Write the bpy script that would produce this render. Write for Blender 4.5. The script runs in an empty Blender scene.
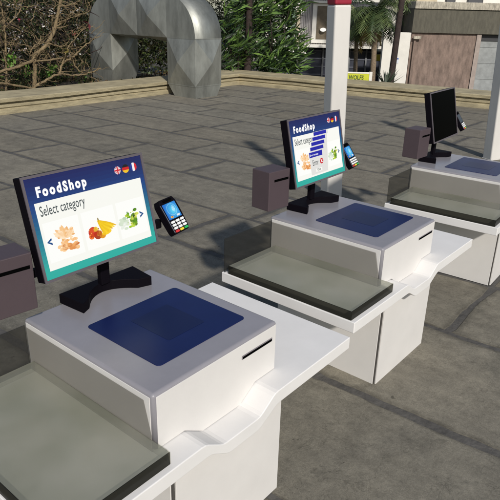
import bpy, bmesh, math, random
import numpy as np
from mathutils import Vector, Matrix
from math import sin, cos, pi, radians

C = bpy.context.scene.collection
random.seed(7); rng = np.random.default_rng(7)

# ------------------------------------------------------------------ camera
CAM = np.array([-1.19229368, -1.4304483, 1.36246913])
ROT = np.array([[0.63925031, -0.76864044, 0.02347143],
                [-0.2791083, -0.2603487, -0.92429276],
                [0.71655955, 0.58430337, -0.38096192]])
FOC = 583.43
GZ = -1.046                                   # plaza level (0 = top of the kiosks)

def ray(u, v):
    return ROT.T @ np.array([(u - 250) / FOC, (v - 250) / FOC, 1.0])
def at_y(u, v, y):
    d = ray(u, v); return CAM + d * (y - CAM[1]) / d[1]
def at_z(u, v, z):
    d = ray(u, v); return CAM + d * (z - CAM[2]) / d[2]
FH = np.array([0.775, 0.632, 0.0]); FH /= np.linalg.norm(FH)
RH = np.array([FH[1], -FH[0], 0.0])
def at_far(u, v, dist):
    d = ray(u, v); return CAM + d * dist / (d @ FH)
def fac(u, v, dist):                          # facade coordinates: along, height
    p = at_far(u, v, dist) - CAM
    return float(p @ RH), float(p[2] + CAM[2])

cd = bpy.data.cameras.new('camera'); cam = bpy.data.objects.new('camera', cd); C.objects.link(cam)
cd.sensor_width = 36; cd.lens = FOC / 500 * 36; cd.clip_end = 2000; cd.clip_start = 0.02
M = Matrix(((ROT[0][0], -ROT[1][0], -ROT[2][0], CAM[0]),
            (ROT[0][1], -ROT[1][1], -ROT[2][1], CAM[1]),
            (ROT[0][2], -ROT[1][2], -ROT[2][2], CAM[2]),
            (0, 0, 0, 1)))
cam.matrix_world = M
bpy.context.scene.camera = cam

# ------------------------------------------------------------------ light
sunv = Vector((0.80, 1.17, -1.0)).normalized()
sl = bpy.data.lights.new('sun', 'SUN'); so = bpy.data.objects.new('sun', sl); C.objects.link(so)
sl.energy = 3.75; sl.angle = radians(2.2); sl.color = (1.0, 0.957, 0.895)
so.rotation_euler = sunv.to_track_quat('-Z', 'Y').to_euler()
so.location = (-6, -8, 8)
w = bpy.data.worlds.new('World'); bpy.context.scene.world = w; w.use_nodes = True
nt = w.node_tree; nt.nodes.clear()
sk = nt.nodes.new('ShaderNodeTexSky'); sk.sky_type = 'NISHITA'; sk.sun_disc = False
sk.sun_elevation = math.asin(-sunv.z)
sk.sun_rotation = math.atan2(-sunv.x, -sunv.y)
bg = nt.nodes.new('ShaderNodeBackground'); bg.inputs[1].default_value = 0.098
wo = nt.nodes.new('ShaderNodeOutputWorld')
nt.links.new(sk.outputs[0], bg.inputs[0]); nt.links.new(bg.outputs[0], wo.inputs[0])
vs = bpy.context.scene.view_settings
vs.view_transform = 'Standard'; vs.look = 'None'; vs.exposure = 0.0; vs.gamma = 1.0; vs.use_curve_mapping = False

# ------------------------------------------------------------------ materials
def srgb(r, g, b):
    f = lambda c: (c / 255 / 12.92) if c / 255 <= 0.04045 else ((c / 255 + 0.055) / 1.055) ** 2.4
    return (f(r), f(g), f(b), 1)
def mat(name, col, rough=0.6, var=0.0, scale=6.0, bump=0.0, bscale=40.0, metal=0.0, spec=0.5, col2=None,
        stretch=(1, 1, 1), coat=0.0):
    m = bpy.data.materials.new(name); m.use_nodes = True
    n = m.node_tree; p = n.nodes['Principled BSDF']
    col = tuple(col[:3]) + (1,)
    p.inputs['Base Color'].default_value = col
    p.inputs['Roughness'].default_value = rough
    p.inputs['Metallic'].default_value = metal
    p.inputs['Specular IOR Level'].default_value = spec
    p.inputs['Coat Weight'].default_value = coat
    if var or bump:
        tc = n.nodes.new('ShaderNodeTexCoord'); mp = n.nodes.new('ShaderNodeMapping')
        mp.inputs['Scale'].default_value = stretch
        n.links.new(tc.outputs['Object'], mp.inputs[0])
    if var:
        ns = n.nodes.new('ShaderNodeTexNoise'); ns.inputs['Scale'].default_value = scale
        ns.inputs['Detail'].default_value = 8; ns.inputs['Roughness'].default_value = 0.65
        n.links.new(mp.outputs[0], ns.inputs[0])
        cr = n.nodes.new('ShaderNodeValToRGB')
        c2 = col2 if col2 else tuple(c * (1 - var) for c in col[:3])
        c1 = tuple(min(1, c * (1 + var * 0.6)) for c in col[:3]) if not col2 else col[:3]
        cr.color_ramp.elements[0].position = 0.3; cr.color_ramp.elements[1].position = 0.7
        cr.color_ramp.elements[0].color = tuple(c2[:3]) + (1,); cr.color_ramp.elements[1].color = tuple(c1) + (1,)
        n.links.new(ns.outputs[0], cr.inputs[0]); n.links.new(cr.outputs[0], p.inputs['Base Color'])
    if bump:
        nb = n.nodes.new('ShaderNodeTexNoise'); nb.inputs['Scale'].default_value = bscale
        nb.inputs['Detail'].default_value = 6
        n.links.new(mp.outputs[0], nb.inputs[0])
        bp = n.nodes.new('ShaderNodeBump'); bp.inputs['Strength'].default_value = bump
        bp.inputs['Distance'].default_value = 0.02
        n.links.new(nb.outputs[0], bp.inputs['Height']); n.links.new(bp.outputs[0], p.inputs['Normal'])
    return m
def emis(name, col, s=1.0, rough=0.25):
    m = bpy.data.materials.new(name); m.use_nodes = True
    p = m.node_tree.nodes['Principled BSDF']
    p.inputs['Base Color'].default_value = (0.01, 0.01, 0.01, 1); p.inputs['Roughness'].default_value = rough
    p.inputs['Specular IOR Level'].default_value = 0.15
    p.inputs['Emission Color'].default_value = tuple(col[:3]) + (1,); p.inputs['Emission Strength'].default_value = s
    return m
def glass(name, tint, alpha_mix, rough=0.08, refl=(0.5, 0.5, 0.5)):
    m = bpy.data.materials.new(name); m.use_nodes = True; n = m.node_tree; n.nodes.clear()
    out = n.nodes.new('ShaderNodeOutputMaterial')
    tr = n.nodes.new('ShaderNodeBsdfTransparent'); tr.inputs[0].default_value = tuple(tint) + (1,)
    pr = n.nodes.new('ShaderNodeBsdfPrincipled'); pr.inputs['Base Color'].default_value = tuple(refl) + (1,)
    pr.inputs['Roughness'].default_value = rough
    mx = n.nodes.new('ShaderNodeMixShader'); mx.inputs[0].default_value = alpha_mix
    n.links.new(tr.outputs[0], mx.inputs[1]); n.links.new(pr.outputs[0], mx.inputs[2]); n.links.new(mx.outputs[0], out.inputs[0])
    return m
def attrmat(name, rough=0.6, emit=0.0, spec=0.4, trans=0.0, attr='col'):
    m = bpy.data.materials.new(name); m.use_nodes = True; n = m.node_tree; p = n.nodes['Principled BSDF']
    a = n.nodes.new('ShaderNodeVertexColor'); a.layer_name = attr
    p.inputs['Roughness'].default_value = rough; p.inputs['Specular IOR Level'].default_value = spec
    if emit:
        p.inputs['Base Color'].default_value = (0.01, 0.01, 0.01, 1); p.inputs['Specular IOR Level'].default_value = 0.15
        n.links.new(a.outputs[0], p.inputs['Emission Color']); p.inputs['Emission Strength'].default_value = emit
    else:
        n.links.new(a.outputs[0], p.inputs['Base Color'])
        if trans:
            out = n.nodes['Material Output']; t = n.nodes.new('ShaderNodeBsdfTranslucent')
            n.links.new(a.outputs[0], t.inputs[0]); mx = n.nodes.new('ShaderNodeMixShader'); mx.inputs[0].default_value = trans
            n.links.new(p.outputs[0], mx.inputs[1]); n.links.new(t.outputs[0], mx.inputs[2]); n.links.new(mx.outputs[0], out.inputs[0])
    return m

MW = mat('white_panel', (0.66, 0.635, 0.60), 0.50, var=0.05, scale=3, bump=0.03, bscale=120)
MSL = mat('counter_white', (0.70, 0.68, 0.65), 0.7, var=0.05, scale=4, bump=0.02, bscale=90)
MG = mat('lavender_grey_plastic', (0.252, 0.242, 0.258), 0.27, var=0.07, scale=5, bump=0.02, bscale=150)
MDK = mat('dark_gasket', (0.06, 0.055, 0.05), 0.6)
MBG = mat('scanner_glass_blue', (0.006, 0.012, 0.068), 0.34, spec=0.3, var=0.15, scale=3)
MBG2 = mat('scanner_window_dark', (0.005, 0.009, 0.048), 0.34, spec=0.3)
MTOP = glass('tray_top_glass', (0.86, 0.865, 0.82), 0.32, 0.2, (0.22, 0.225, 0.20))
def reflection_patches(m, c1, c2, scale):
    n = m.node_tree; p = [x for x in n.nodes if x.type == 'BSDF_PRINCIPLED'][0]
    tc = n.nodes.new('ShaderNodeTexCoord'); ns = n.nodes.new('ShaderNodeTexNoise'); ns.inputs['Scale'].default_value = scale; ns.inputs['Detail'].default_value = 3
    cr = n.nodes.new('ShaderNodeValToRGB'); cr.color_ramp.elements[0].position = .35; cr.color_ramp.elements[1].position = .65
    cr.color_ramp.elements[0].color = c1 + (1,); cr.color_ramp.elements[1].color = c2 + (1,)
    n.links.new(tc.outputs['Object'], ns.inputs[0]); n.links.new(ns.outputs[0], cr.inputs[0]); n.links.new(cr.outputs[0], p.inputs['Base Color'])
reflection_patches(MTOP, (.29, .295, .235), (.42, .41, .35), 3.2)  # patchy reflections put into the tray top's base colour
MSIDE = glass('tray_side_glass', (0.46, 0.455, 0.42), 0.28, 0.14, (0.035, 0.034, 0.028))  # smoke tint, darkened further to include the dark reflections on these sides
MSP = glass('smoked_side_panel', (0.85, 0.845, 0.83), 0.13, 0.18, (0.16, 0.155, 0.145))
MEND = glass('tray_end_glass', (0.95, 0.945, 0.92), 0.05, 0.12, (0.3, 0.3, 0.28))
MPAN = glass('smoked_panel', (0.60, 0.60, 0.59), 0.14, 0.12, (0.10, 0.098, 0.09))
MBK = mat('black_plastic', (0.004, 0.003, 0.005), 0.6, spec=0.05, bump=0.03, bscale=200)
MBZ = mat('bezel_grey', (0.10, 0.085, 0.095), 0.4)
MPR = mat('printer_brown_grey', (0.066, 0.046, 0.051), 0.55, var=0.06, scale=8, bump=0.05, bscale=160)
MSLOT = mat('slot_black', (0.002, 0.002, 0.002), 0.9, spec=0.0)
MPOST = mat('post_white_paint', (0.60, 0.575, 0.53), 0.5, var=0.08, scale=2.5, bump=0.05, bscale=30, stretch=(1, 1, 0.4))
MRED = mat('red_band_paint', (0.28, 0.01, 0.03), 0.45, var=0.1)
MSCROFF = mat('screen_off', (0.0005, 0.0005, 0.0005), 0.4, spec=0.01)

# ------------------------------------------------------------------ helpers
def me_obj(name, me, parent=None, mats=()):
    for m in mats: me.materials.append(m)
    o = bpy.data.objects.new(name, me); C.objects.link(o)
    if parent is not None: o.parent = parent
    return o
def bm_obj(name, bm, m, parent=None, smooth=False, recalc=True):
    if recalc: bmesh.ops.recalc_face_normals(bm, faces=bm.faces)
    me = bpy.data.meshes.new(name); bm.to_mesh(me); bm.free()
    if smooth:
        for p in me.polygons: p.use_smooth = True
    return me_obj(name, me, parent, (m,))
def data_obj(name, V, F, m, parent=None, cols=None, smooth=False):
    me = bpy.data.meshes.new(name); me.from_pydata([tuple(v) for v in V], [], [tuple(f) for f in F])
    if cols is not None:                      # one colour per face
        ca = me.color_attributes.new('col', 'FLOAT_COLOR', 'CORNER')
        arr = []
        for p in me.polygons: arr += list(tuple(cols[p.index][:3]) + (1.0,)) * p.loop_total
        ca.data.foreach_set('color', arr)
    if smooth: me.polygons.foreach_set('use_smooth', [True] * len(me.polygons))
    me.update()
    return me_obj(name, me, parent, (m,))
def prop(o, label=None, cat=None, group=None, kind=None):
    if label: o['label'] = label
    if cat: o['category'] = cat
    if group: o['group'] = group
    if kind: o['kind'] = kind
    return o
def empty(name, loc, rz=0.0):
    o = bpy.data.objects.new(name, None); C.objects.link(o); o.location = loc; o.rotation_euler = (0, 0, rz)
    o.empty_display_size = 0.1
    return o
def abox(bm, x0, x1, y0, y1, z0, z1, mx=None, bev=0.0, seg=2):
    vs_ = [bm.verts.new(Vector(c)) for c in ((x0, y0, z0), (x1, y0, z0), (x1, y1, z0), (x0, y1, z0),
                                             (x0, y0, z1), (x1, y0, z1), (x1, y1, z1), (x0, y1, z1))]
    fs = [bm.faces.new([vs_[i] for i in f]) for f in ((0, 3, 2, 1), (4, 5, 6, 7), (0, 1, 5, 4), (1, 2, 6, 5), (2, 3, 7, 6), (3, 0, 4, 7))]
    if bev:
        es = list({e for f in fs for e in f.edges})
        r = bmesh.ops.bevel(bm, geom=es, offset=bev, segments=seg, profile=0.5, affect='EDGES')
        vs_ = list({v for f in r['faces'] for v in f.verts} | {v for v in vs_ if v.is_valid})
    if mx is not None: bmesh.ops.transform(bm, matrix=mx, verts=vs_)
def prism(bm, pts, axis, a0, a1, bev=0.0, seg=2, sel=None):
    """pts 2D outline; axis 'x','y','z' = extrusion axis"""
    def mk(p, a):
        return {'z': (p[0], p[1], a), 'y': (p[0], a, p[1]), 'x': (a, p[0], p[1])}[axis]
    A = [bm.verts.new(mk(p, a0)) for p in pts]; B = [bm.verts.new(mk(p, a1)) for p in pts]
    n = len(pts); fs = [bm.faces.new(A), bm.faces.new(B[::-1])]
    for i in range(n): fs.append(bm.faces.new([A[i], B[i], B[(i + 1) % n], A[(i + 1) % n]]))
    if bev:
        es = list({e for f in fs for e in f.edges})
        bmesh.ops.recalc_face_normals(bm, faces=fs)
        bmesh.ops.bevel(bm, geom=es, offset=bev, segments=seg, profile=0.5, affect='EDGES')
def roundrect(x0, x1, y0, y1, r, n=5):
    P = []
    for cx, cy, a0 in ((x1 - r, y1 - r, 0), (x0 + r, y1 - r, 90), (x0 + r, y0 + r, 180), (x1 - r, y0 + r, 270)):
        for i in range(n + 1):
            a = radians(a0 + 90 * i / n); P.append((cx + r * cos(a), cy + r * sin(a)))
    return P
def bx(name, m, parent, x0, x1, y0, y1, z0, z1, bev=0.0, mx=None, seg=2):
    bm = bmesh.new(); abox(bm, x0, x1, y0, y1, z0, z1, mx, bev, seg); return bm_obj(name, bm, m, parent)
def copy_tree(o, parent=None):
    c = o.copy(); C.objects.link(c)
    if parent is not None: c.parent = parent
    for ch in list(o.children): copy_tree(ch, c)
    return c
def text_mesh(name, s, m, parent, size, mtx, bold=0.0, sx=1.0, align='LEFT', extrude=0.0006, spacing=1.0):
    cu = bpy.data.curves.new(name, 'FONT'); cu.body = s; cu.size = size; cu.offset = bold; cu.extrude = extrude
    cu.space_character = spacing
    cu.align_x = align; cu.resolution_u = 3
    t = bpy.data.objects.new(name, cu); C.objects.link(t)
    bpy.context.view_layer.update()
    me = bpy.data.meshes.new_from_object(t.evaluated_get(bpy.context.evaluated_depsgraph_get()))
    bpy.data.objects.remove(t); me.name = name
    me.transform(mtx @ Matrix.Diagonal((sx, 1, 1, 1)))
    me.materials.clear()
    return me_obj(name, me, parent, (m,))

# ------------------------------------------------------------------ kiosk
W, D = 0.78, 0.902
ST = -0.262                                   # counter level
UNITS = [(0.0, 0.0, 0.0), (1.953, 0.058, -0.005), (4.143, 0.006, 0.037)]

def slab_profile():
    top = [(-0.519, ST), (0.160, ST), (0.268, ST - .068), (0.512, ST - .072), (0.622, ST), (1.283, ST)]
    bot = [(1.283, ST - .070), (0.636, ST - .072), (0.508, ST - .140), (0.300, ST - .138), (0.190, ST - .071), (-0.519, ST - .070)]
    # fillet the kinks of the dip
    def fil(P, r=0.022):
        o = [P[0]]
        for a, b, c in zip(P, P[1:], P[2:]):
            b_ = Vector(b); u = (Vector(a) - b_).normalized(); v = (Vector(c) - b_).normalized()
            for t in (0, .5, 1):
                p = (b_ + u * r) * (1 - t) ** 2 + b_ * 2 * t * (1 - t) + (b_ + v * r) * t * t
                o.append((p.x, p.y))
        return o + [P[-1]]
    return fil(top), fil(bot)

def make_kiosk():
    root = empty('checkout_kiosk', (0, 0, GZ))
    def sub(o): o.location = (0, 0, -GZ); return o     # meshes are written in counter-top heights
    # cabinet
    core = sub(bx('cabinet', MDK, root, 0.078, 0.817, -0.008, 0.84, GZ, ST - .075))
    q = bx('side_panel', MW, root, 0.0715, 0.0775, 0.0, 0.85, GZ, ST - .0715, 0.0015); sub(q)
    q = bx('side_panel', MW, root, 0.8175, 0.8235, 0.0, 0.85, GZ, ST - .0725, 0.0015); sub(q)
    # front door panel: upper edge follows the underside of the dipped counter
    bm = bmesh.new()
    prism(bm, [(0.088, GZ), (0.822, GZ), (0.822, ST - .074), (0.640, ST - .076), (0.512, ST - .144), (0.296, ST - .142), (0.190, ST - .075), (0.088, ST - .074)], 'y', -0.019, -0.0085, 0.0015)
    sub(bm_obj('front_panel', bm, MW, root))
    # counter
    top, bot = slab_profile(); P = top + bot; bm = bmesh.new()
    prism(bm, P, 'y', -0.127, 0.890)
    bmesh.ops.recalc_face_normals(bm, faces=bm.faces)
    es = [e for e in bm.edges if (abs(e.verts[0].co.y - e.verts[1].co.y) < 1e-6 and e.verts[0].co.y < 0)]
    es += [e for e in bm.edges if abs(e.verts[0].co.y - e.verts[1].co.y) > .5 and abs(e.verts[0].co.x) > 0.4 and e.verts[0].co.x not in (0,) and (e.verts[0].co.x < -.5 or e.verts[0].co.x > 1.2)]
    bmesh.ops.bevel(bm, geom=es, offset=0.0045, segments=3, profile=0.5, affect='EDGES')
    # round the two vertical front corners
    sub(bm_obj('counter', bm, MSL, root))
    # housing (bottom follows the dip)
    body = [(0.0, 0.0), (0.0, ST + .003), (0.160, ST + .002), (0.268, ST - .066), (0.512, ST - .070), (0.622, ST + .002), (W, ST + .003), (W, 0.0)]
    bm = bmesh.new()
    vs0 = [bm.verts.new((x, 0.0, z)) for x, z in body]; vs1 = [bm.verts.new((x, D, z)) for x, z in body]
    n = len(body); bm.faces.new(vs0); bm.faces.new(vs1[::-1])
    for i in range(n): bm.faces.new([vs0[i], vs1[i], vs1[(i + 1) % n], vs0[(i + 1) % n]])
    bmesh.ops.recalc_face_normals(bm, faces=bm.faces)
    es = [e for e in bm.edges if (e.verts[0].co.z > -1e-5 and e.verts[1].co.z > -1e-5) or (abs(e.verts[0].co.z - e.verts[1].co.z) > .2)]
    bmesh.ops.bevel(bm, geom=es, offset=0.016, segments=5, profile=0.5, affect='EDGES')
    h = sub(bm_obj('housing', bm, MG, root))
    for p in h.data.polygons: p.use_smooth = p.area < 0.02
    fp = [(0.017, ST + .004), (0.160, ST + .003), (0.268, ST - .065), (0.512, ST - .069), (0.622, ST + .003), (W - .010, ST + .004), (W - .010, -0.014), (0.017, -0.014)]
    bm = bmesh.new(); prism(bm, fp, 'y', -0.0022, 0.004, 0.001)
    f = sub(bm_obj('face_panel', bm, MW, root))
    s = sub(bx('housing_side_panel', MW, root, -0.0022, 0.004, 0.017, D - .017, ST + .004, -0.016, 0.001))
    # receipt slot
    mx = Matrix.Rotation(0.0, 4, 'Y')
    sl_ = bm = bmesh.new(); prism(bm, roundrect(0.520, 0.741, -0.091, -0.071, 0.003, 2), 'y', -0.0042, -0.0018)
    fr = sub(bm_obj('receipt_slot', bm, mat_slotframe, root))
    bm = bmesh.new(); prism(bm, roundrect(0.526, 0.737, -0.0885, -0.0765, 0.002, 2), 'y', -0.0052, -0.0030)
    bm_obj('slot_opening', bm, MSLOT, fr)
    # scanner glass
    bm = bmesh.new(); prism(bm, roundrect(0.146, 0.700, 0.128, 0.618, 0.022), 'z', -0.002, 0.0035, 0.0008)
    g = sub(bm_obj('scanner_glass', bm, MBG, root))
    bm = bmesh.new(); prism(bm, roundrect(0.312, 0.540, 0.245, 0.505, 0.008), 'z', 0.0030, 0.0042)
    bm_obj('scan_window', bm, MBG2, g)
    # tray of smoked glass
    x0, x1, y0, y1, z0, z1 = -0.511, -0.006, -0.098, 0.842, ST + .001, ST + .058
    t = sub(bx('tray_top_glass', MTOP, root, x0 + .004, x1 - .004, y0 + .004, y1 - .004, z1 - .004, z1, 0.0))
    sub(bx('tray_rim', MSIDE, root, x0, x0 + .0038, y0, y1, z0, z1 - .0002)); sub(bx('tray_rim', MSIDE, root, x0 + .0042, x1 - .0042, y0, y0 + .0038, z0, z1 - .0002))
    sub(bx('tray_rim', MEND, root, x1 - .0038, x1, y0, -0.003, z0, z1 - .0002)); sub(bx('tray_rim', MEND, root, x0 + .0042, x1 - .0042, y1 - .0038, y1, z0, z1 - .0002))
    # smoked panels
    bm = bmesh.new(); prism(bm, [(D - .02, ST + .002), (D - .02, -0.036), (0.046, -0.036), (0.004, z1 + .001), (0.001, ST + .002)], 'x', -0.0125, -0.0065)
    sub(bm_obj('side_glass_panel', bm, MSP, root))
    sub(bx('rear_glass_panel', MPAN, root, -0.513, -0.014, 0.872, 0.878, ST + .002, -0.022))
    return root
mat_slotframe = mat('slot_frame', (0.22, 0.20, 0.21), 0.4)

GROUP_K = 'self-checkout kiosks in a row on the plaza'
kl = ['white checkout kiosk nearest the camera, its glass tray cut off by the left edge',
      'middle white checkout kiosk in the row, its whole smoked glass tray in view',
      'farthest white checkout kiosk of the row, under the switched-off black monitor']
k0 = make_kiosk(); kiosks = [k0]
for i in (1, 2): kiosks.append(copy_tree(k0))
for i, k in enumerate(kiosks):
    k.location = (UNITS[i][0], UNITS[i][1], GZ); k.rotation_euler = (0, 0, UNITS[i][2])
    prop(k, kl[i], 'checkout kiosk', GROUP_K)

def place(o, i, off):
    X, Y, r = UNITS[i]
    o.location = (X + off[0] * cos(r) - off[1] * sin(r), Y + off[0] * sin(r) + off[1] * cos(r), off[2])
    o.rotation_euler = (0, 0, r)

# ------------------------------------------------------------------ monitor
MC = Vector((0.352, 0.757, 0.462)); MWD, MHT, TILT, MYAW = 0.664, 0.470, 0.222, 0.012
MO = Vector((0.428, 0.855, 0.0))
SM = Matrix.Translation(MC - MO) @ Matrix.Rotation(MYAW, 4, 'Z') @ Matrix.Rotation(-TILT, 4, 'X')   # local: x right, y back, z up

def make_monitor():
    r = empty('checkout_monitor', (0, 0, 0))
    # base: arc shaped foot
    P = [(0.198, 0.905), (0.212, 0.728)]
    P += [(0.262, 0.752)]
    for i in range(1, 12):
        a = i / 12; x = 0.262 + (0.566 - 0.262) * a; y = 0.752 + 0.098 * (1 - (2 * a - 1) ** 2)
        P.append((x, y))
    P += [(0.566, 0.752), (0.640, 0.728), (0.660, 0.905)]
    bm = bmesh.new(); prism(bm, [(x - MO.x, y - MO.y) for x, y in P], 'z', 0.001, 0.052, 0.003, 2)
    bm_obj('stand_base', bm, MBK, r)
    bx('stand_neck', MBK, r, -0.027, 0.027, -0.022, 0.012, 0.048, 0.42, 0.004)
    w2, h2 = MWD / 2, MHT / 2
    hs = bx('monitor_housing', MBK, r, -w2 - .002, w2 - .004, 0.006, 0.062, -h2 + .001, h2 - .001, 0.005, SM)
    bm = bmesh.new()                       # frame
    b = 0.0115
    abox(bm, -w2, w2, 0, .0062, -h2, -h2 + b, SM); abox(bm, -w2, w2, 0, .0062, h2 - b, h2, SM)
    abox(bm, -w2, -w2 + b, 0.0001, .006, -h2 + b, h2 - b, SM); abox(bm, w2 - b, w2, 0.0001, .006, -h2 + b, h2 - b, SM)
    bm_obj('bezel', bm, MBZ, r)
    return r

def scr_pt(u, v, lift):
    return SM @ Vector((-MWD / 2 + u * MWD, 0.0045 - lift, -MHT / 2 + v * MHT))
def flat(name, polys, m, parent, lift, cols=None):
    V = []; F = []
    for p in polys:
        s = len(V); V += [scr_pt(a, b, lift) for a, b in p]; F.append(range(s, s + len(p)))
    return data_obj(name, V, F, m, parent, cols)
def ell(cx, cy, rx, ry, rot=0.0, n=14, a0=0, a1=360):
    o = []
    for i in range(n):
        t = radians(a0 + (a1 - a0) * i / (n - (0 if a1 - a0 == 360 else 1))); x, y = rx * cos(t), ry * sin(t) * MWD / MHT
        o.append((cx + x * cos(rot) - y * sin(rot), cy + x * sin(rot) + y * cos(rot)))
    return o
EATT = attrmat('screen_image', emit=1.0)
EW = emis('screen_white', srgb(247, 247, 240)); EWT = emis('screen_text_white', (1, 1, 1, 1), 1.0)
ETX = emis('screen_text_dark', srgb(70, 80, 82)); EAR = emis('screen_arrow_blue', srgb(20, 75, 135)); ETIL = emis('screen_tile', srgb(252, 252, 248), 1.0)
EBL = emis('screen_bar_blue', srgb(22, 25, 165)); EPP = emis('screen_popup_grey', srgb(226, 224, 220)); ERD = emis('screen_error_red', srgb(205, 30, 40))
def scr_text(name, s, m, par, u, v, size, lift, bold=0, sx=1.0, align='LEFT', spacing=1.0):
    mt = SM @ Matrix.Translation((-MWD / 2 + u * MWD, 0.0045 - lift, -MHT / 2 + v * MHT)) @ Matrix.Rotation(pi / 2, 4, 'X')
    return text_mesh(name, s, m, par, size, mt, bold, sx, align, 0.0001, spacing)

def screen_on(root, popup):
    # background gradient picture: navy header to teal foot
    rows = 24; polys = []; cols = []
    stops = [(0, (40, 172, 158)), (0.10, (46, 172, 160)), (0.45, (30, 110, 140)), (0.72, (22, 62, 128)), (0.84, (18, 45, 105)), (1, (20, 28, 88))]
    def g(t):
        for (a, ca), (b, cb) in zip(stops, stops[1:]):
            if t <= b:
                k = (t - a) / (b - a); return srgb(*[ca[j] + (cb[j] - ca[j]) * k for j in range(3)])
    m0, m1, n0, n1 = 0.0165, 0.9835, 0.0235, 0.9765
    for i in range(rows):
        a, b = n0 + (n1 - n0) * i / rows, n0 + (n1 - n0) * (i + 1) / rows
        polys.append([(m0, a), (m1, a), (m1, b), (m0, b)]); cols.append(g((i + .5) / rows))
    sc = flat('screen', polys, EATT, root, 0.0, cols)
    flat('page_card', [[(0.055, 0.100), (0.945, 0.100), (0.945, 0.745), (0.055, 0.745)]], EW, sc, 0.0006)
    scr_text('shop_title', 'FoodShop', EWT, sc, 0.086, 0.797, 0.060, 0.0008, 0.0030, 0.80, spacing=1.36)
    scr_text('heading', 'Select category', ETX, sc, 0.080, 0.616, 0.064, 0.0012, 0.0004, 0.56, spacing=1.04)
    if True:
        flat('category_tile', [[(0.075, 0.17), (0.348, 0.17), (0.348, 0.55), (0.075, 0.55)]], ETIL, sc, 0.0010)
        flat('category_tile', [[(0.372, 0.17), (0.648, 0.17), (0.648, 0.55), (0.372, 0.55)]], ETIL, sc, 0.0010)
        flat('category_tile', [[(0.672, 0.17), (0.930, 0.17), (0.930, 0.55), (0.672, 0.55)]], ETIL, sc, 0.0010)
    rr = random.Random(3)
    # bread and pasta: ears fanning up over rolls
    P = []; Cc = []
    for i in range(17):
        a = radians(35 + 110 * i / 16); L = rr.uniform(.07, .12)
        cx, cy = 0.205 + cos(a) * L * .55, 0.345 + sin(a) * L * .8
        P.append(ell(cx, cy, L * .55, .010, a, 8)); Cc.append(srgb(*rr.choice([(247, 196, 140), (250, 214, 168), (236, 170, 105), (252, 226, 190)])))
    for i in range(26):
        x = rr.uniform(.135, .285); y = rr.uniform(.245, .335) - abs(x - .21) * .1
        P.append(ell(x, y, rr.uniform(.014, .026), rr.uniform(.009, .015), rr.uniform(-.6, .6), 10)); Cc.append(srgb(*rr.choice([(240, 172, 104), (226, 148, 82), (250, 205, 150), (205, 120, 60), (246, 190, 130)])))
    def grow(P, cx, cy, k): return [[(cx + (a - cx) * k, cy + (b - cy) * k) for a, b in q] for q in P]
    for i in range(30):
        x = rr.uniform(.15, .27); y = rr.uniform(.33, .45); P.insert(rr.randrange(5, 17), ell(x, y, rr.uniform(.006, .014), rr.uniform(.005, .010), rr.uniform(-.6, .6), 8)); Cc.insert(5, srgb(*rr.choice([(252, 222, 178), (246, 198, 140), (236, 178, 112), (255, 236, 208)])))
    flat('category_picture', [[(a + .018, b) for a, b in q] for q in grow(P, .21, .35, .98)], EATT, sc, 0.0014, Cc)
    # fruit
    P = []; Cc = []
    def add(p, c): P.append(p); Cc.append(srgb(*c))
    add(ell(.445, .335, .034, .034), (200, 45, 25)); add(ell(.437, .35, .018, .018), (228, 90, 45)); add(ell(.478, .300, .031, .029), (170, 60, 20)); add(ell(.490, .310, .020, .018), (214, 120, 35))
    add(ell(.43, .30, .020, .018), (235, 110, 30)); add(ell(.468, .355, .017, .016), (240, 205, 60))
    for k in range(7):                               # bananas, a hand of curved fruit
        a0 = 1.45 - k * .20; x0, y0 = .498, .425; pts = []
        for j in range(7):
            t = j / 6; x = x0 + (.030 + .016 * k) * t + .006 * sin(t * 3); y = y0 - .150 * t + k * .010 * t; wd = .013 * sin(pi * (.12 + .8 * t)) + .003; pts.append((x, y, wd))
        add([(x - w_, y) for x, y, w_ in pts] + [(x + w_, y) for x, y, w_ in reversed(pts)], ((250, 215, 40) if k % 2 else (232, 185, 25)))
    add(ell(.545, .300, .040, .016, .2), (248, 205, 40)); add(ell(.512, .275, .022, .014, .2), (225, 150, 25)); add(ell(.500, .430, .005, .014), (140, 120, 40))
    for i in range(14): add(ell(rr.uniform(.42, .50), rr.uniform(.28, .36), .004, .004), rr.choice([(240, 150, 60), (150, 40, 20), (250, 200, 90)]))
    flat('category_picture', grow(P, .49, .34, 1.12), EATT, sc, 0.0014, Cc)
    # vegetables
    P = []; Cc = []
    for i in range(16): add(ell(.722 + rr.uniform(-.028, .028), .325 + rr.uniform(-.05, .05), rr.uniform(.010, .020), rr.uniform(.009, .016), rr.uniform(0, 3), 9), rr.choice([(215, 228, 205), (190, 212, 180), (232, 238, 226)]))
    for i in range(22): add(ell(.790 + rr.uniform(-.038, .045), .345 + rr.uniform(-.070, .085), rr.uniform(.010, .022), rr.uniform(.008, .015), rr.uniform(0, 3), 9), rr.choice([(150, 195, 45), (105, 160, 35), (190, 215, 70), (60, 110, 25), (215, 222, 90)]))
    add(ell(.785, .335, .012, .012), (50, 75, 25)); add(ell(.815, .29, .013, .012), (70, 95, 30)); add(ell(.80, .38, .022, .008, .8), (90, 130, 30)); add(ell(.812, .36, .010, .016), (40, 70, 25))
    for i in range(24): add(ell(rr.uniform(.75, .83), rr.uniform(.28, .42), .005, .004, rr.uniform(0, 3)), rr.choice([(225, 235, 120), (70, 120, 30), (180, 210, 60)]))
    flat('category_picture', grow(P, .765, .34, 1.14), EATT, sc, 0.0014, Cc)
    for d, cx in ((1, .098), (-1, .892)):
        w_, h_ = .019 * d, .036
        flat('arrow', [[(cx - w_, .368), (cx + w_, .368 + h_), (cx + w_, .368 + h_ * .36), (cx - w_ * .05, .368), (cx + w_, .368 - h_ * .36), (cx + w_, .368 - h_)]], EAR, sc, 0.0018)
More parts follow.
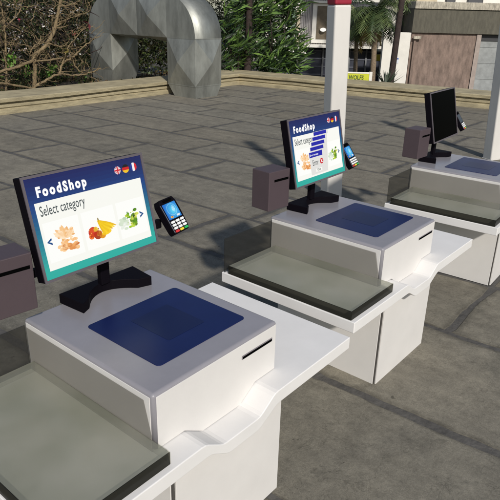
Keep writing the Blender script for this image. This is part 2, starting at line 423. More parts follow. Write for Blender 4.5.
    # round language flags
    def clip(cx, cy, r, lo, hi, vert):
        o = []; n = 16
        for i in range(n + 1):                       # one side then the other
            t = lo + (hi - lo) * i / n; s = math.sqrt(max(0, 1 - t * t)); o.append((t, s))
        pts = o + [(a, -b) for a, b in reversed(o)]
        q = MWD / MHT
        return [((cx + a * r, cy + b * r * q) if vert else (cx + b * r, cy + a * r * q)) for a, b in pts]
    r_ = .031; y_ = .872
    P = []; Cc = []
    for a, b, c in ((-1, -.33, (240, 195, 30)), (-.33, .33, (205, 25, 30)), (.33, 1, (15, 15, 15))): add(clip(.827, y_, r_, a, b, False), c)
    flat('language_flag', P, EATT, sc, 0.0010, Cc)
    P = []; Cc = []
    for a, b, c in ((-1, -.33, (30, 55, 150)), (-.33, .33, (240, 240, 240)), (.33, 1, (215, 35, 45))): add(clip(.900, y_, r_, a, b, True), c)
    flat('language_flag', P, EATT, sc, 0.0010, Cc)
    q = MWD / MHT
    u0 = flat('language_flag', [ell(.753, y_, r_, r_, 0, 24)], EATT, sc, 0.0008, [srgb(30, 45, 120)])
    P = []; Cc = []
    def bar(a, hw, c, L=.97):
        dx, dy = cos(a), sin(a); nx, ny = -dy, dx
        P.append([(.753 + (dx * s * L + nx * t) * r_, y_ + (dy * s * L + ny * t) * r_ * q) for s, t in ((-1, -hw), (1, -hw), (1, hw), (-1, hw))]); Cc.append(srgb(*c))
    V = []
    for lift, lst in ((.0010, [(pi / 4, .20, (240, 240, 240)), (-pi / 4, .20, (240, 240, 240))]), (.0012, [(pi / 4, .08, (205, 30, 45)), (-pi / 4, .08, (205, 30, 45))]),
                      (.0014, [(0, .34, (240, 240, 240)), (pi / 2, .34, (240, 240, 240))]), (.0016, [(0, .19, (205, 30, 45)), (pi / 2, .19, (205, 30, 45))])):
        for a, hw, c in lst:
            P = []; Cc = []; bar(a, hw, c, .90); flat('flag_stripe', P, EATT, sc, lift + (0.0001 if a in (-pi / 4, pi / 2) else 0), Cc)
    if popup:
        pp = flat('error_window', [[(.312, .125), (.632, .125), (.690, .700), (.440, .700), (.305, .45)]], EPP, sc, 0.0022)
        for i, (a, b, v0, h_) in enumerate(((.432, .700, .692, .052), (.398, .668, .622, .052), (.366, .640, .552, .052), (.335, .610, .482, .052), (.302, .580, .385, .078))):
            flat('window_frame', [[(a - .006, v0 - .010), (b + .010, v0 - .010), (b + .010, v0 + h_ + .004), (a - .006, v0 + h_ + .004)]], EPP, sc, 0.0025 + i * .0004)
            flat('window_title_bar', [[(a, v0), (b - (.030 if i == 4 else .022), v0), (b - (.030 if i == 4 else .022), v0 + h_), (a, v0 + h_)]], EBL, sc, 0.0027 + i * .0004)
        scr_text('window_title', 'Error message', EWT, sc, .312, .408, .020, 0.0048, 0, .9)
        scr_text('error_word', 'Error', ETX, sc, .345, .262, .056, 0.0050, 0.0004, .60)
        flat('error_icon', [ell(.520, .300, .034, .030, 0, 18)], ERD, sc, 0.0050)
        scr_text('error_cross', 'x', EWT, sc, .520, .283, .040, 0.0056, .0012, 1, 'CENTER')
        flat('retry_button', [[(.395, .158), (.515, .158), (.515, .205), (.395, .205)]], EW, sc, 0.0050)
        scr_text('retry_word', 'Close', ETX, sc, .455, .170, .024, 0.0054, .0003, .8, 'CENTER')
    return sc

GROUP_M = 'monitors of the checkout kiosks'
ml = ['black monitor on the nearest kiosk, screen showing FoodShop and three food pictures',
      'black monitor on the middle kiosk, screen with stacked blue bars and an error window',
      'black monitor with a switched-off screen on the farthest kiosk']
m0 = make_monitor(); mons = [m0, copy_tree(m0), copy_tree(m0)]
for i, m_ in enumerate(mons):
    place(m_, i, (MO.x, MO.y, 0)); prop(m_, ml[i], 'monitor', GROUP_M)
    if i < 2: screen_on(m_, i == 1)
    else: prop(flat('screen', [[(0.0165, .0235), (.9835, .0235), (.9835, .9765), (0.0165, .9765)]], MSCROFF, m_, 0.0), 'dark switched-off screen')

# ------------------------------------------------------------------ receipt printer (hangs beside the monitor)
PO = Vector((-0.106, 0.752, 0.248))
def make_printer():
    r = empty('receipt_printer', (0, 0, 0))
    w_, d_, h_ = .202, .158, .268
    bx('printer_body', MPR, r, -w_ / 2, w_ / 2, 0, d_, 0, h_, 0.004)
    s = bx('paper_slot', MSLOT, r, -.052, .086, -.0015, .002, .196, .212)
    bx('bracket', MBK, r, w_ / 2 - .002, w_ / 2 + .075, .052, .082, .120, .158, .003)
    return r
GROUP_P = 'receipt printers beside the monitors'
pl_ = ['brown-grey receipt printer cut off by the left edge of the photo, beside the nearest monitor',
       'brown-grey receipt printer left of the monitor showing blue bars',
       'brown-grey receipt printer left of the switched-off monitor']
p0 = make_printer(); prs = [p0, copy_tree(p0), copy_tree(p0)]
for i, p_ in enumerate(prs):
    place(p_, i, (PO.x, PO.y, PO.z - .134)); p_.rotation_euler[2] -= 0.09; prop(p_, pl_[i], 'receipt printer', GROUP_P)

# ------------------------------------------------------------------ card terminal
MK = mat('key_white', (0.75, 0.75, 0.73), .5); MKR = mat('key_red', (0.55, 0.03, 0.03), .5); MKY = mat('key_yellow', (0.75, 0.55, 0.03), .5); MKG = mat('key_green', (0.02, 0.38, 0.08), .5)
MSIL = mat('silver_trim', (.5, .5, .52), .3, metal=.8)
TO = Vector((0.874, 0.800, 0.317))
TM = Matrix.Translation((.006, 0, 0)) @ Matrix.Rotation(.126, 4, 'Z') @ Matrix.Rotation(-.60, 4, 'X') @ Matrix.Rotation(-.03, 4, 'Y') @ Matrix.Diagonal((1.13, 1, 1.02, 1))
def tpoly(P, y0, y1, m, name, par, bev=0.0):
    bm = bmesh.new(); prism(bm, P, 'y', y0, y1, bev, 2); bmesh.ops.transform(bm, matrix=TM, verts=bm.verts); return bm_obj(name, bm, m, par)
def make_terminal():
    r = empty('card_terminal', (0, 0, 0))
    b = tpoly([(-.052, -.098), (.050, -.098), (.058, -.08), (.062, .02), (.060, .075), (.048, .100), (-.048, .100), (-.060, .075), (-.062, .02), (-.058, -.08)], 0.0, .046, MBK, 'terminal_body', r, .004)
    tpoly([(-.0555, -.09), (-.0525, -.09), (-.0555, .07), (-.0585, .07)], -.0012, .0, MSIL, 'silver_trim', r)
    tpoly(roundrect(-.030, .030, .080, .092, .005, 3), -.006, .0, MSLOT, 'printer_lid', r)
    # lit screen
    V = []; F = []; cols = []
    n = 10
    for i in range(n):
        for j in range(n):
            x0, x1 = -.047 + .094 * i / n, -.047 + .094 * (i + 1) / n; z0, z1 = -.018 + .088 * j / n, -.018 + .088 * (j + 1) / n
            s = len(V); V += [TM @ Vector((x, -.0010, z_)) for x, z_ in ((x0, z0), (x1, z0), (x1, z1), (x0, z1))]; F.append(range(s, s + 4))
            d_ = min(1, math.hypot((i - 5.5) / 6, (j - 4.5) / 7)); k = 1 - d_
            cols.append(srgb(25 + 75 * k, 110 + 115 * k, 205 + 45 * k))
    sc = data_obj('terminal_screen', V, F, EATT, r, cols)
    V = []; F = []; cols = []
    def poly(P, c, l=-.0016):
        s = len(V); V.extend([TM @ Vector((a, l, b_)) for a, b_ in P]); F.append(range(s, s + len(P))); cols.append(srgb(*c))
    for q, rad in enumerate((.010, .017, .024)):
        for a in range(-50, 50, 20):
            a0, a1 = radians(a), radians(a + 20); t = .0016
            poly([(-.002 + rr_ * cos(x), .032 + rr_ * sin(x)) for rr_, x in ((rad - t, a0), (rad + t, a0), (rad + t, a1), (rad - t, a1))], (215, 240, 250))
    for a in range(0, 360, 24):
        a0, a1 = radians(a), radians(a + 24); poly([(.002 + rr_ * cos(x), .032 + rr_ * sin(x)) for rr_, x in ((.0315, a0), (.033, a0), (.033, a1), (.0315, a1))], (170, 225, 245))
    poly([(-.030, -.012), (-.012, -.012), (-.012, -.002), (-.030, -.002)], (235, 190, 60), -.0018); poly([(-.022, -.010), (-.016, -.010), (-.016, -.004), (-.022, -.004)], (205, 60, 40), -.0020)
    poly([(.015, -.012), (.038, -.012), (.038, -.002), (.015, -.002)], (225, 235, 240), -.0018)
    data_obj('contactless_symbol', V, F, EATT, sc, cols)
    # keypad
    for i in range(3):
        for j in range(4):
            x = -.034 + .034 * i; z_ = -.034 - .0172 * j
            m_ = (MKR, MKY, MKG)[i] if j == 3 else MK
            tpoly(roundrect(x - .0125, x + .0125, z_ - .0062, z_ + .0062, .003, 2), -.0045, .001, m_, 'key', r)
    # bracket to the monitor
    bm = bmesh.new(); abox(bm, -.175, -.045, .045, .075, -.075, -.025, None, .006); bm_obj('bracket', bm, MBK, r)
    return r
GROUP_T = 'card terminals beside the monitors'
tl = ['black card terminal with lit blue screen right of the nearest monitor, its coloured keys readable',
      'black card terminal with lit blue screen, between the middle monitor and the white post',
      'small black card terminal with a dark screen, right of the switched-off monitor']
MTOFF = mat('terminal_screen_off', (.01, .012, .02), .3)
t0 = make_terminal(); ters = [t0, copy_tree(t0), copy_tree(t0)]
for i, t_ in enumerate(ters):
    place(t_, i, (TO.x + (.125 if i == 2 else 0), TO.y, TO.z)); prop(t_, tl[i], 'card terminal', GROUP_T)
for o in list(ters[2].children):
    if o.name.startswith('terminal_screen'):
        for c_ in list(o.children): bpy.data.objects.remove(c_)
        o.data = o.data.copy(); o.data.materials[0] = MTOFF
    if o.name.startswith('bracket'): o.scale = (1.55, 1, 1); o.location = (.03, 0, 0)

# ------------------------------------------------------------------ posts
def make_post():
    r = empty('square_post', (0, 0, 0))
    bx('shaft', MPOST, r, -.112, .112, -.112, .112, 0, 2.485, .022, seg=3)
    bx('red_band', MRED, r, -.1135, .1135, -.1135, .1135, 2.487, 2.72, .022, seg=3)
    bm = bmesh.new(); abox(bm, -.118, .118, -.118, .118, 0, .012, None, .003); bm_obj('base_plate', bm, MPOST, r)
    return r
q0 = make_post(); q1 = copy_tree(q0)
for o, (x, y), tl_, lb in ((q0, (5.485, 2.60), -.034, 'square white post with a red band, rising behind the middle kiosk'), (q1, (9.695, 1.83), -.05, 'square white post at the right edge of the photo, behind the farthest kiosk')):
    o.location = (x, y, GZ + .002); o.matrix_world = Matrix.Translation((x, y, GZ + .002)) @ Matrix.Rotation(tl_, 4, Vector(FH)) @ Matrix.Rotation(radians(330), 4, 'Z'); prop(o, lb, 'post', 'white square posts on the plaza')

# ------------------------------------------------------------------ plaza
def wall_clear(x, y):       # inside of the L shaped wall
    return x < 16.52 - 0.145 * (y - 0.0) + .15 and y < 11.55 + .04 * x + .15
m = bpy.data.materials.new('worn_stone_slabs'); m.use_nodes = True; n = m.node_tree; p = n.nodes['Principled BSDF']
tc = n.nodes.new('ShaderNodeTexCoord'); L = n.links.new
def noise(scale, det=8, rough=.65, st=None, dist=0.0):
    a = n.nodes.new('ShaderNodeTexNoise'); a.inputs['Scale'].default_value = scale; a.inputs['Detail'].default_value = det; a.inputs['Roughness'].default_value = rough
    a.inputs['Distortion'].default_value = dist
    if st:
        mp = n.nodes.new('ShaderNodeMapping'); mp.inputs['Scale'].default_value = st; L(tc.outputs['Object'], mp.inputs[0]); L(mp.outputs[0], a.inputs[0])
    else: L(tc.outputs['Object'], a.inputs[0])
    return a
def ramp(src, a, b, ca, cb):
    r = n.nodes.new('ShaderNodeValToRGB'); r.color_ramp.elements[0].position = a; r.color_ramp.elements[1].position = b
    r.color_ramp.elements[0].color = ca; r.color_ramp.elements[1].color = cb; L(src, r.inputs[0]); return r
def mix(mode, fac, a, b):
    x = n.nodes.new('ShaderNodeMix'); x.data_type = 'RGBA'; x.blend_type = mode
    if isinstance(fac, float): x.inputs[0].default_value = fac
    else: L(fac, x.inputs[0])
    L(a, x.inputs[6]); L(b, x.inputs[7]); return x.outputs[2]
vc = n.nodes.new('ShaderNodeVertexColor'); vc.layer_name = 'col'
n1 = noise(1.1, 10, .7, dist=.6); n2 = noise(7, 10, .75); n3 = noise(46, 9, .8); n4 = noise(3.2, 8, .7, (3.0, .7, 1))
c = mix('MULTIPLY', 1.0, vc.outputs[0], ramp(n1.outputs[0], .32, .70, (.84, .84, .85, 1), (1.11, 1.10, 1.08, 1)).outputs[0])
c = mix('MULTIPLY', 1.0, c, ramp(n2.outputs[0], .36, .66, (.78, .78, .78, 1), (1.15, 1.15, 1.14, 1)).outputs[0])
c = mix('MULTIPLY', 1.0, c, ramp(n4.outputs[0], .35, .65, (.88, .87, .86, 1), (1.08, 1.07, 1.05, 1)).outputs[0])
c = mix('MULTIPLY', 1.0, c, ramp(n3.outputs[0], .30, .70, (.76, .76, .76, 1), (1.18, 1.18, 1.18, 1)).outputs[0])
n5 = noise(2.3, 4, .5); c = mix('MULTIPLY', 1.0, c, ramp(n5.outputs[0], .66, .74, (1, 1, 1, 1), (.74, .75, .76, 1)).outputs[0])
n6 = noise(1.7, 7, .6, dist=1.2)
ab = n.nodes.new('ShaderNodeMath'); ab.operation = 'SUBTRACT'; L(n6.outputs[0], ab.inputs[0]); ab.inputs[1].default_value = .5
ab2 = n.nodes.new('ShaderNodeMath'); ab2.operation = 'ABSOLUTE'; L(ab.outputs[0], ab2.inputs[0])
c = mix('MULTIPLY', .55, c, ramp(ab2.outputs[0], .0, .006, (.45, .45, .45, 1), (1, 1, 1, 1)).outputs[0])
n7 = noise(150, 3, .6); c = mix('MULTIPLY', 1.0, c, ramp(n7.outputs[0], .35, .65, (.86, .86, .85, 1), (1.12, 1.12, 1.12, 1)).outputs[0])
n8 = noise(11, 3, .5); c = mix('MULTIPLY', 1.0, c, ramp(n8.outputs[0], .735, .76, (1, 1, 1, 1), (.5, .5, .5, 1)).outputs[0])
L(c, p.inputs['Base Color']); p.inputs['Roughness'].default_value = .85; p.inputs['Specular IOR Level'].default_value = .25
bp1 = n.nodes.new('ShaderNodeBump'); bp1.inputs['Strength'].default_value = .55; bp1.inputs['Distance'].default_value = .012; L(n2.outputs[0], bp1.inputs['Height'])
bp2 = n.nodes.new('ShaderNodeBump'); bp2.inputs['Strength'].default_value = .5; bp2.inputs['Distance'].default_value = .006; L(n3.outputs[0], bp2.inputs['Height']); L(bp1.outputs[0], bp2.inputs['Normal']); L(bp2.outputs[0], p.inputs['Normal'])
MSLAB = m
MJOINT = mat('joint_mortar', (0.078, 0.073, 0.066), .95, var=.35, scale=9, bump=.6, bscale=25)

V = []; F = []; cols = []; VC = []
courses = [1.84 + 1.09 * k for k in range(-12, 18)]
known = {.72: [.8, -3.2], 1.84: [.95, -3.1], 3.05: [-.05, 3.2], 5.25: [5.15, 9.75], 6.32: [6.2, 2.1], 7.3: [10.5, 4.4]}
xs = [-7.0, -5.9, -4.8, -3.75, -2.6, -1.5, -.4, .72, 1.84, 3.05, 4.17, 5.25, 6.32, 7.38, 8.40, 9.50, 10.45, 11.5, 12.6, 13.75, 14.85, 15.9, 17.0, 18.1, 19.2]
def edge_noise(): return rng.normal(0, .006)
for xa, xb in zip(xs, xs[1:]):
    kn = next((v for k, v in known.items() if abs(k - xa) < .05), None)
    ys = sorted(kn) if kn else [rng.uniform(-1, 1)]
    while ys[0] > -11: ys.insert(0, ys[0] - rng.choice([1.9, 2.4, 2.9, 3.4]))
    while ys[-1] < 12.6: ys.append(ys[-1] + rng.choice([1.9, 2.4, 2.9, 3.4]))
    full = []
    for a, b in zip(ys, ys[1:]):
        full.append(a)
        if b - a > 4.0: full.append(a + (b - a) * rng.uniform(.42, .58))
    full.append(ys[-1]); ys = full
    for ya, yb in zip(ys, ys[1:]):
        cx, cy = (xa + xb) / 2, (ya + yb) / 2
        if cx > 17.2 - .145 * cy or cy > 12.9: continue
        g1, g2, g3, g4 = [rng.uniform(.020, .042) for _ in range(4)]
        sk_ = lambda x, y: (x - .035 * (y - 1.0), y)
        C4 = [(xa + g1, ya + g2), (xb - g3, ya + g2), (xb - g3, yb - g4), (xa + g1, yb - g4)]
        P = []; ph = rng.uniform(0, 6, 4)
        for k in range(4):
            a, b = np.array(C4[k]), np.array(C4[(k + 1) % 4]); Ln = np.linalg.norm(b - a); nn = max(3, int(Ln / .07)); nrm = np.array([-(b - a)[1], (b - a)[0]]) / Ln
            wob = 0
            for i in range(nn):
                wob = wob * .72 + rng.normal(0, .0042); q = a + (b - a) * i / nn + nrm * (wob + .006 * sin(i * .5 + ph[k])); P.append(q)
        for k in range(4):                            # worn corners
            pass
        dz = rng.uniform(-.002, .002); n0_ = len(V); N_ = len(P); ctr = np.array([cx, cy])
        for q in P:
            x, y = sk_(*q); V.append((x, y, GZ - .0085))
        for q in P:
            d_ = ctr - q; d_ = d_ / np.linalg.norm(d_); q2 = q + d_ * .012; x, y = sk_(*q2); V.append((x, y, GZ + dz * .3 - .0025))
        t = rng.uniform(.93, 1.08); wm = rng.uniform(-.002, .004)
        cc = (.200 * t + wm, .185 * t, .150 * t - wm)
        for i in range(N_):
            j = (i + 1) % N_; F.append((n0_ + i, n0_ + j, n0_ + N_ + j, n0_ + N_ + i)); cols.append(tuple(v * .8 for v in cc))
        VC += [tuple(v * .5 for v in cc)] * N_ + [tuple(v * k_ for v in cc) for k_ in rng.uniform(.55, .78, N_)]
        wr = rng.uniform(.03, .07)
        for q in P:                                   # inner ring: grime fades out away from the joint
            d_ = ctr - q; d_ = d_ / np.linalg.norm(d_); q3 = q + d_ * (.012 + wr * rng.uniform(.6, 1.4)); x, y = sk_(*q3); V.append((x, y, GZ + dz)); VC.append(cc)
        for i in range(N_):
            j = (i + 1) % N_; F.append((n0_ + N_ + i, n0_ + N_ + j, n0_ + 2 * N_ + j, n0_ + 2 * N_ + i))
        F.append(tuple(range(n0_ + 2 * N_, n0_ + 3 * N_)))
o = data_obj('plaza_paving', V, F, MSLAB)
ca_ = o.data.color_attributes.new('col', 'FLOAT_COLOR', 'POINT'); ca_.data.foreach_set('color', [c for v in VC for c in (*v[:3], 1.0)]); prop(o, 'worn grey-brown stone slabs with dark joints under the kiosks', 'paving', kind='structure')
bm = bmesh.new(); vv = [bm.verts.new(c) for c in ((-12, -14, GZ - .0065), (19.4, -14, GZ - .0065), (15.2, 13, GZ - .0065), (-12, 13, GZ - .0065))]; bm.faces.new(vv)
prop(bm_obj('ground', bm, MJOINT, recalc=False), 'dark mortar bed between the slabs', 'ground', kind='structure')

# terrain beyond the wall
MT = mat('dry_soil', (0.07, 0.058, 0.038), .95, var=.5, scale=1.5, bump=.8, bscale=14)
MRD = mat('street_asphalt', (0.06, 0.058, 0.055), .9, var=.25, scale=3, bump=.3, bscale=60)
V = []; F = []
xs_ = [-300, -100, -40, -15, -8] + list(np.arange(-6, 24, 1.0)) + [26, 32, 45, 80, 160, 300]; ys_ = [-300, -100, -40, -18] + list(np.arange(-14, 40, 1.0)) + [50, 80, 160, 300]
for yy in ys_:
    for xx in xs_:
        inside = (xx < 17.6 - .145 * yy + .2) and yy < 12.9
        s_ = 1 / (1 + math.exp(-(xx - (18.8 - .145 * min(yy, 14))) * 1.4))
        z_ = GZ - .25 if inside else (-1.0) * (1 - s_) + (-2.6) * s_ + (0 if abs(xx) > 40 else rng.uniform(-.04, .04))
        V.append((xx, yy, z_))
nx = len(xs_)
for j in range(len(ys_) - 1):
    for i in range(nx - 1): F.append((j * nx + i, j * nx + i + 1, (j + 1) * nx + i + 1, (j + 1) * nx + i))
prop(data_obj('terrain', V, F, MT, None, None, True), 'dark soil and street level beyond the low wall', 'terrain', kind='structure')
c = at_far(250, 60, 24); road = bx('road', MRD, None, -14, 26, 21.2, 25.0, -2.6, -2.545)
road.location = (CAM[0], CAM[1], 0); road.rotation_euler = (0, 0, math.atan2(RH[1], RH[0])); prop(road, 'grey asphalt street below the plaza', 'road', kind='structure')

# ------------------------------------------------------------------ low wall (L)
MCU = mat('sandstone_coping', (0.365, 0.31, 0.19), .85, var=.38, scale=2.2, bump=.5, bscale=22, stretch=(1, 1, 5))
prof = [(0.0, GZ - .05), (0.0, GZ + .10), (0.055, GZ + .115), (0.055, GZ + .145), (0.025, GZ + .155), (0.025, GZ + .215), (0.095, GZ + .225), (0.095, GZ + .262), (-0.012, GZ + .275), (-0.020, GZ + .352), (0.005, GZ + .366), (1.17, GZ + .366), (1.2, GZ + .34), (1.2, GZ - .9)]
path = [np.array(q) for q in ((-14.0, 11.0), (14.62, 12.13), (18.55, -15.0))]
seg = []
for a, b in zip(path, path[1:]): d_ = (b - a) / np.linalg.norm(b - a); seg.append((d_, np.array([-d_[1], d_[0]])))
V = []; F = []; st = []
def row(pt, nrm, sc_=1.0, jz=0.0):
    st.append(len(V))
    for k, (a, z_) in enumerate(prof): V.append((pt[0] + nrm[0] * a * sc_, pt[1] + nrm[1] * a * sc_, z_ + (jz if 2 < k < 12 else 0)))
for s in range(2):
    d_, nr = seg[s]; L_ = np.linalg.norm(path[s + 1] - path[s]); nn = 40
    for i in range(nn + 1):
        if (s == 0 and i == nn) or (s == 1 and i == 0): 
            if s == 1: continue
            m_ = seg[0][1] + seg[1][1]; m_ /= np.linalg.norm(m_); row(path[1], m_, 1 / (m_ @ seg[0][1]))
        else: row(path[s] + d_ * L_ * i / nn + nr * rng.normal(0, .004), nr, 1, rng.normal(0, .004))
np_ = len(prof)
for a, b in zip(st, st[1:]):
    for k in range(np_ - 1): F.append((a + k, b + k, b + k + 1, a + k + 1))
prop(data_obj('parapet_wall', V, F, MCU), 'low moulded sandstone wall running round the far edge of the plaza', 'low wall')

# ------------------------------------------------------------------ duct
m = mat('galvanised_sheet', (0.33, 0.335, 0.30), .52, var=.42, scale=2.2, bump=.16, bscale=9, metal=.66, stretch=(1, 1, .35))
MDU = m
X0, X1, Y0, Y1, Y2, Y3 = 11.02, 12.10, 10.68, 11.82, 14.40, 15.52
ZB, ZC, ZT = GZ, GZ + .33, .565
dr = empty('ventilation_duct', ((X0 + X1) / 2, (Y0 + Y1) / 2, GZ)); DO = Vector(dr.location)
prop(dr, 'big bent galvanised sheet-metal air duct stepping over the corner of the low wall', 'air duct')
def quads(name, Q, out=.15):
    V = []; F = []
    for q in Q:
        q = [Vector(a) - DO for a in q]; nrm = (q[1] - q[0]).cross(q[3] - q[0]).normalized(); c_ = sum(q, Vector()) / 4 + nrm * out
        s = len(V); V += q + [c_]
        F += [(s, s + 1, s + 4), (s + 1, s + 2, s + 4), (s + 2, s + 3, s + 4), (s + 3, s, s + 4)]
    return data_obj(name, V, F, MDU, dr)
def column(y0, y1, zb, zt, name):
    f = [[(X0, y1, zb), (X0, y0, zb), (X0, y0, zt), (X0, y1, zt)], [(X0, y0, zb), (X1, y0, zb), (X1, y0, zt), (X0, y0, zt)],
         [(X1, y0, zb), (X1, y1, zb), (X1, y1, zt), (X1, y0, zt)], [(X1, y1, zb), (X0, y1, zb), (X0, y1, zt), (X1, y1, zt)]]
    return quads(name, f)
def foot(y0, y1, zb, zt, yb0, yb1, name):
    A = [Vector(a) - DO for a in ((X0, y0, zt), (X1, y0, zt), (X1, y1, zt), (X0, y1, zt))]
    B = [Vector(a) - DO for a in ((X0 + .02, yb0, zb), (X1 - .16, yb0, zb), (X1 - .16, yb1, zb), (X0 + .02, yb1, zb))]
    F = []
    V = A + B
    for i in range(4): j = (i + 1) % 4; F.append((i, 4 + i, 4 + j, j))
    return data_obj(name, V, F, MDU, dr)
column(Y0, Y1, ZC, ZT, 'duct_section'); foot(Y0, Y1, ZB, ZC, Y0 + .02, Y1 - .25, 'duct_foot')
column(Y2, Y3, -.55, ZT, 'duct_section'); foot(Y2, Y3, -1.2, -.55, Y2 + .2, Y3 - .1, 'duct_foot')
for a, b in ((Y1, Y1 + 1.29), (Y1 + 1.29, Y2)):
    zt = ZT + (Y1 - Y0)
    quads('duct_section', [[(X0, b, ZT), (X0, a, ZT), (X0, a, zt), (X0, b, zt)], [(X0, a, ZT), (X0, b, ZT), (X1, b, ZT), (X1, a, ZT)], [(X1, a, ZT), (X1, b, ZT), (X1, b, zt), (X1, a, zt)], [(X0, b, zt), (X0, a, zt), (X1, a, zt), (X1, b, zt)]])
def elbow(cy, sgn, R, name):
    V = []; F = []; N = 14
    for i in range(N + 1):
        a = pi / 2 * i / N
        for r_ in (0.012, R):
            y = cy - sgn * r_ * cos(a); z_ = ZT + r_ * sin(a)
            for x in (X0 + .002, X1 - .002): V.append(Vector((x, y, z_)) - DO)
    for i in range(N):
        s = 4 * i; t = s + 4
        F += [(s, t, t + 2, s + 2), (s + 1, s + 3, t + 3, t + 1), (s + 2, t + 2, t + 3, s + 3), (s, s + 1, t + 1, t)]
    bm = bmesh.new(); vs__ = [bm.verts.new(v) for v in V]
    for f in F: bm.faces.new([vs__[k] for k in f])
    o = bm_obj(name, bm, MDU, dr)
    for p_ in o.data.polygons: p_.use_smooth = abs(p_.normal.x) < .5
    return o
elbow(Y1, 1, Y1 - Y0, 'duct_elbow'); elbow(Y2, -1, Y3 - Y2, 'duct_elbow')
def flange(name, pts4):   # thin seam strip round a joint
    bm = bmesh.new()
    for b in pts4: abox(bm, *b)
    bmesh.ops.translate(bm, vec=-DO, verts=bm.verts)
    return bm_obj(name, bm, MDU, dr)
for z_ in (ZC, ZT):
    flange('seam', [(X0 - .008, X1 + .008, Y0 - .008, Y0 - .001, z_ - .012, z_ + .012), (X0 - .008, X0 - .001, Y0 - .0005, Y1, z_ - .012, z_ + .012), (X1 + .001, X1 + .008, Y0 - .0005, Y1, z_ - .012, z_ + .012)])

# ------------------------------------------------------------------ foliage
MLEAF = attrmat('leaf', .45, spec=.35, trans=.25); MLEAFD = attrmat('leaf_dull', .6, spec=.2, trans=.12)
MBARK = mat('sunbleached_bark', (0.20, 0.145, 0.075), .9, var=.5, scale=14, bump=.9, bscale=40)
MBARKD = mat('dark_bark', (0.035, 0.022, 0.018), .9, var=.4, scale=10, bump=.8, bscale=30)
MPALM = mat('palm_bark', (0.23, 0.17, 0.11), .9, var=.4, scale=9, bump=.9, bscale=25, stretch=(1, 1, 3))
def tube(V, F, P, R, n=7):
    P = [np.array(p, float) for p in P]; base = len(V); up = np.array([.3, .2, 1.0])
    for i, p_ in enumerate(P):
        t = P[min(i + 1, len(P) - 1)] - P[max(i - 1, 0)]; t = t / (np.linalg.norm(t) + 1e-9)
        a = np.cross(t, up); a /= np.linalg.norm(a) + 1e-9; b = np.cross(t, a)
        for k in range(n):
            th = 2 * pi * k / n; V.append(tuple(p_ + R[i] * (a * cos(th) + b * sin(th))))
    for i in range(len(P) - 1):
        for k in range(n):
            F.append((base + i * n + k, base + i * n + (k + 1) % n, base + (i + 1) * n + (k + 1) % n, base + (i + 1) * n + k))
def smooth_path(P, m_=6, jit=.0):
    P = [np.array(p, float) for p in P]; o = []
    for i in range(len(P) - 1):
        p0_, p1_, p2_, p3_ = P[max(i - 1, 0)], P[i], P[i + 1], P[min(i + 2, len(P) - 1)]
        for j in range(m_):
            t = j / m_; o.append(.5 * ((2 * p1_) + (-p0_ + p2_) * t + (2 * p0_ - 5 * p1_ + 4 * p2_ - p3_) * t * t + (-p0_ + 3 * p1_ - 3 * p2_ + p3_) * t ** 3) + rng.normal(0, jit, 3))
    o.append(P[-1]); return o
def leaves(n_, cen, rad, size, palette, aspect=.45, updir=None, spread=1.0, shell=0.0, nclump=0, clump_r=.3):
    """numpy leaf cloud inside an ellipsoid, gathered in clumps; returns V,F,cols"""
    cen = np.array(cen); rad = np.array(rad)
    if nclump:
        cc = rng.normal(0, 1, (nclump, 3)); cc /= np.linalg.norm(cc, axis=1)[:, None]; cc *= rng.uniform(.25, 1, (nclump, 1)) ** .45
        idx = rng.integers(0, nclump, n_); pos = cen + cc[idx] * rad + rng.normal(0, 1, (n_, 3)) * clump_r
        tone = rng.uniform(.65, 1.3, nclump)[idx]
    else:
        d_ = rng.normal(0, 1, (n_, 3)); d_ /= np.linalg.norm(d_, axis=1)[:, None]; pos = cen + d_ * (rng.uniform(shell, 1, (n_, 1)) ** .5) * rad; tone = rng.uniform(.75, 1.25, n_)
    dr_ = rng.normal(0, 1, (n_, 3)) * spread
    if updir is not None: dr_ += np.array(updir)
    dr_ /= np.linalg.norm(dr_, axis=1)[:, None]
    sd = np.cross(dr_, rng.normal(0, 1, (n_, 3))); sd /= np.linalg.norm(sd, axis=1)[:, None] + 1e-9
    L_ = size * rng.uniform(.6, 1.3, (n_, 1)); wd = L_ * aspect * .5; nm = np.cross(dr_, sd)
    a = pos; b = pos + dr_ * L_ * .45 + sd * wd + nm * L_ * .06; c_ = pos + dr_ * L_ - nm * L_ * .08; d2 = pos + dr_ * L_ * .45 - sd * wd + nm * L_ * .06
    V = np.stack([a, b, c_, d2], 1).reshape(-1, 3); F = np.arange(n_ * 4).reshape(-1, 4)
    pal = np.array([q[:3] for q in palette]); cols = pal[rng.integers(0, len(pal), n_)] * (tone * rng.uniform(.8, 1.2, n_))[:, None]
    return V, F, cols
def leaf_obj(name, parts, m_, parent, off=(0, 0, 0)):
    V = []; F = []; K = []; s = 0
    for v, f, k in parts: V.append(v - np.array(off)); F.append(f + s); K.append(k); s += len(v)
    V = np.concatenate(V); F = np.concatenate(F); K = np.concatenate(K)
    me = bpy.data.meshes.new(name); me.vertices.add(len(V)); me.vertices.foreach_set('co', V.ravel())
    nf = len(F); me.loops.add(nf * 4); me.loops.foreach_set('vertex_index', F.ravel().astype(np.int32)); me.polygons.add(nf)
    me.polygons.foreach_set('loop_start', np.arange(0, nf * 4, 4, dtype=np.int32)); me.polygons.foreach_set('loop_total', np.full(nf, 4, dtype=np.int32))
    me.update(calc_edges=True)
    ca = me.color_attributes.new('col', 'FLOAT_COLOR', 'CORNER'); kk = np.concatenate([np.repeat(K, 4, 0), np.ones((nf * 4, 1))], 1); ca.data.foreach_set('color', kk.ravel().astype(np.float32))
    return me_obj(name, me, parent, (m_,))
GR = [(.05, .085, .02), (.07, .12, .025), (.035, .06, .018), (.10, .14, .04)]
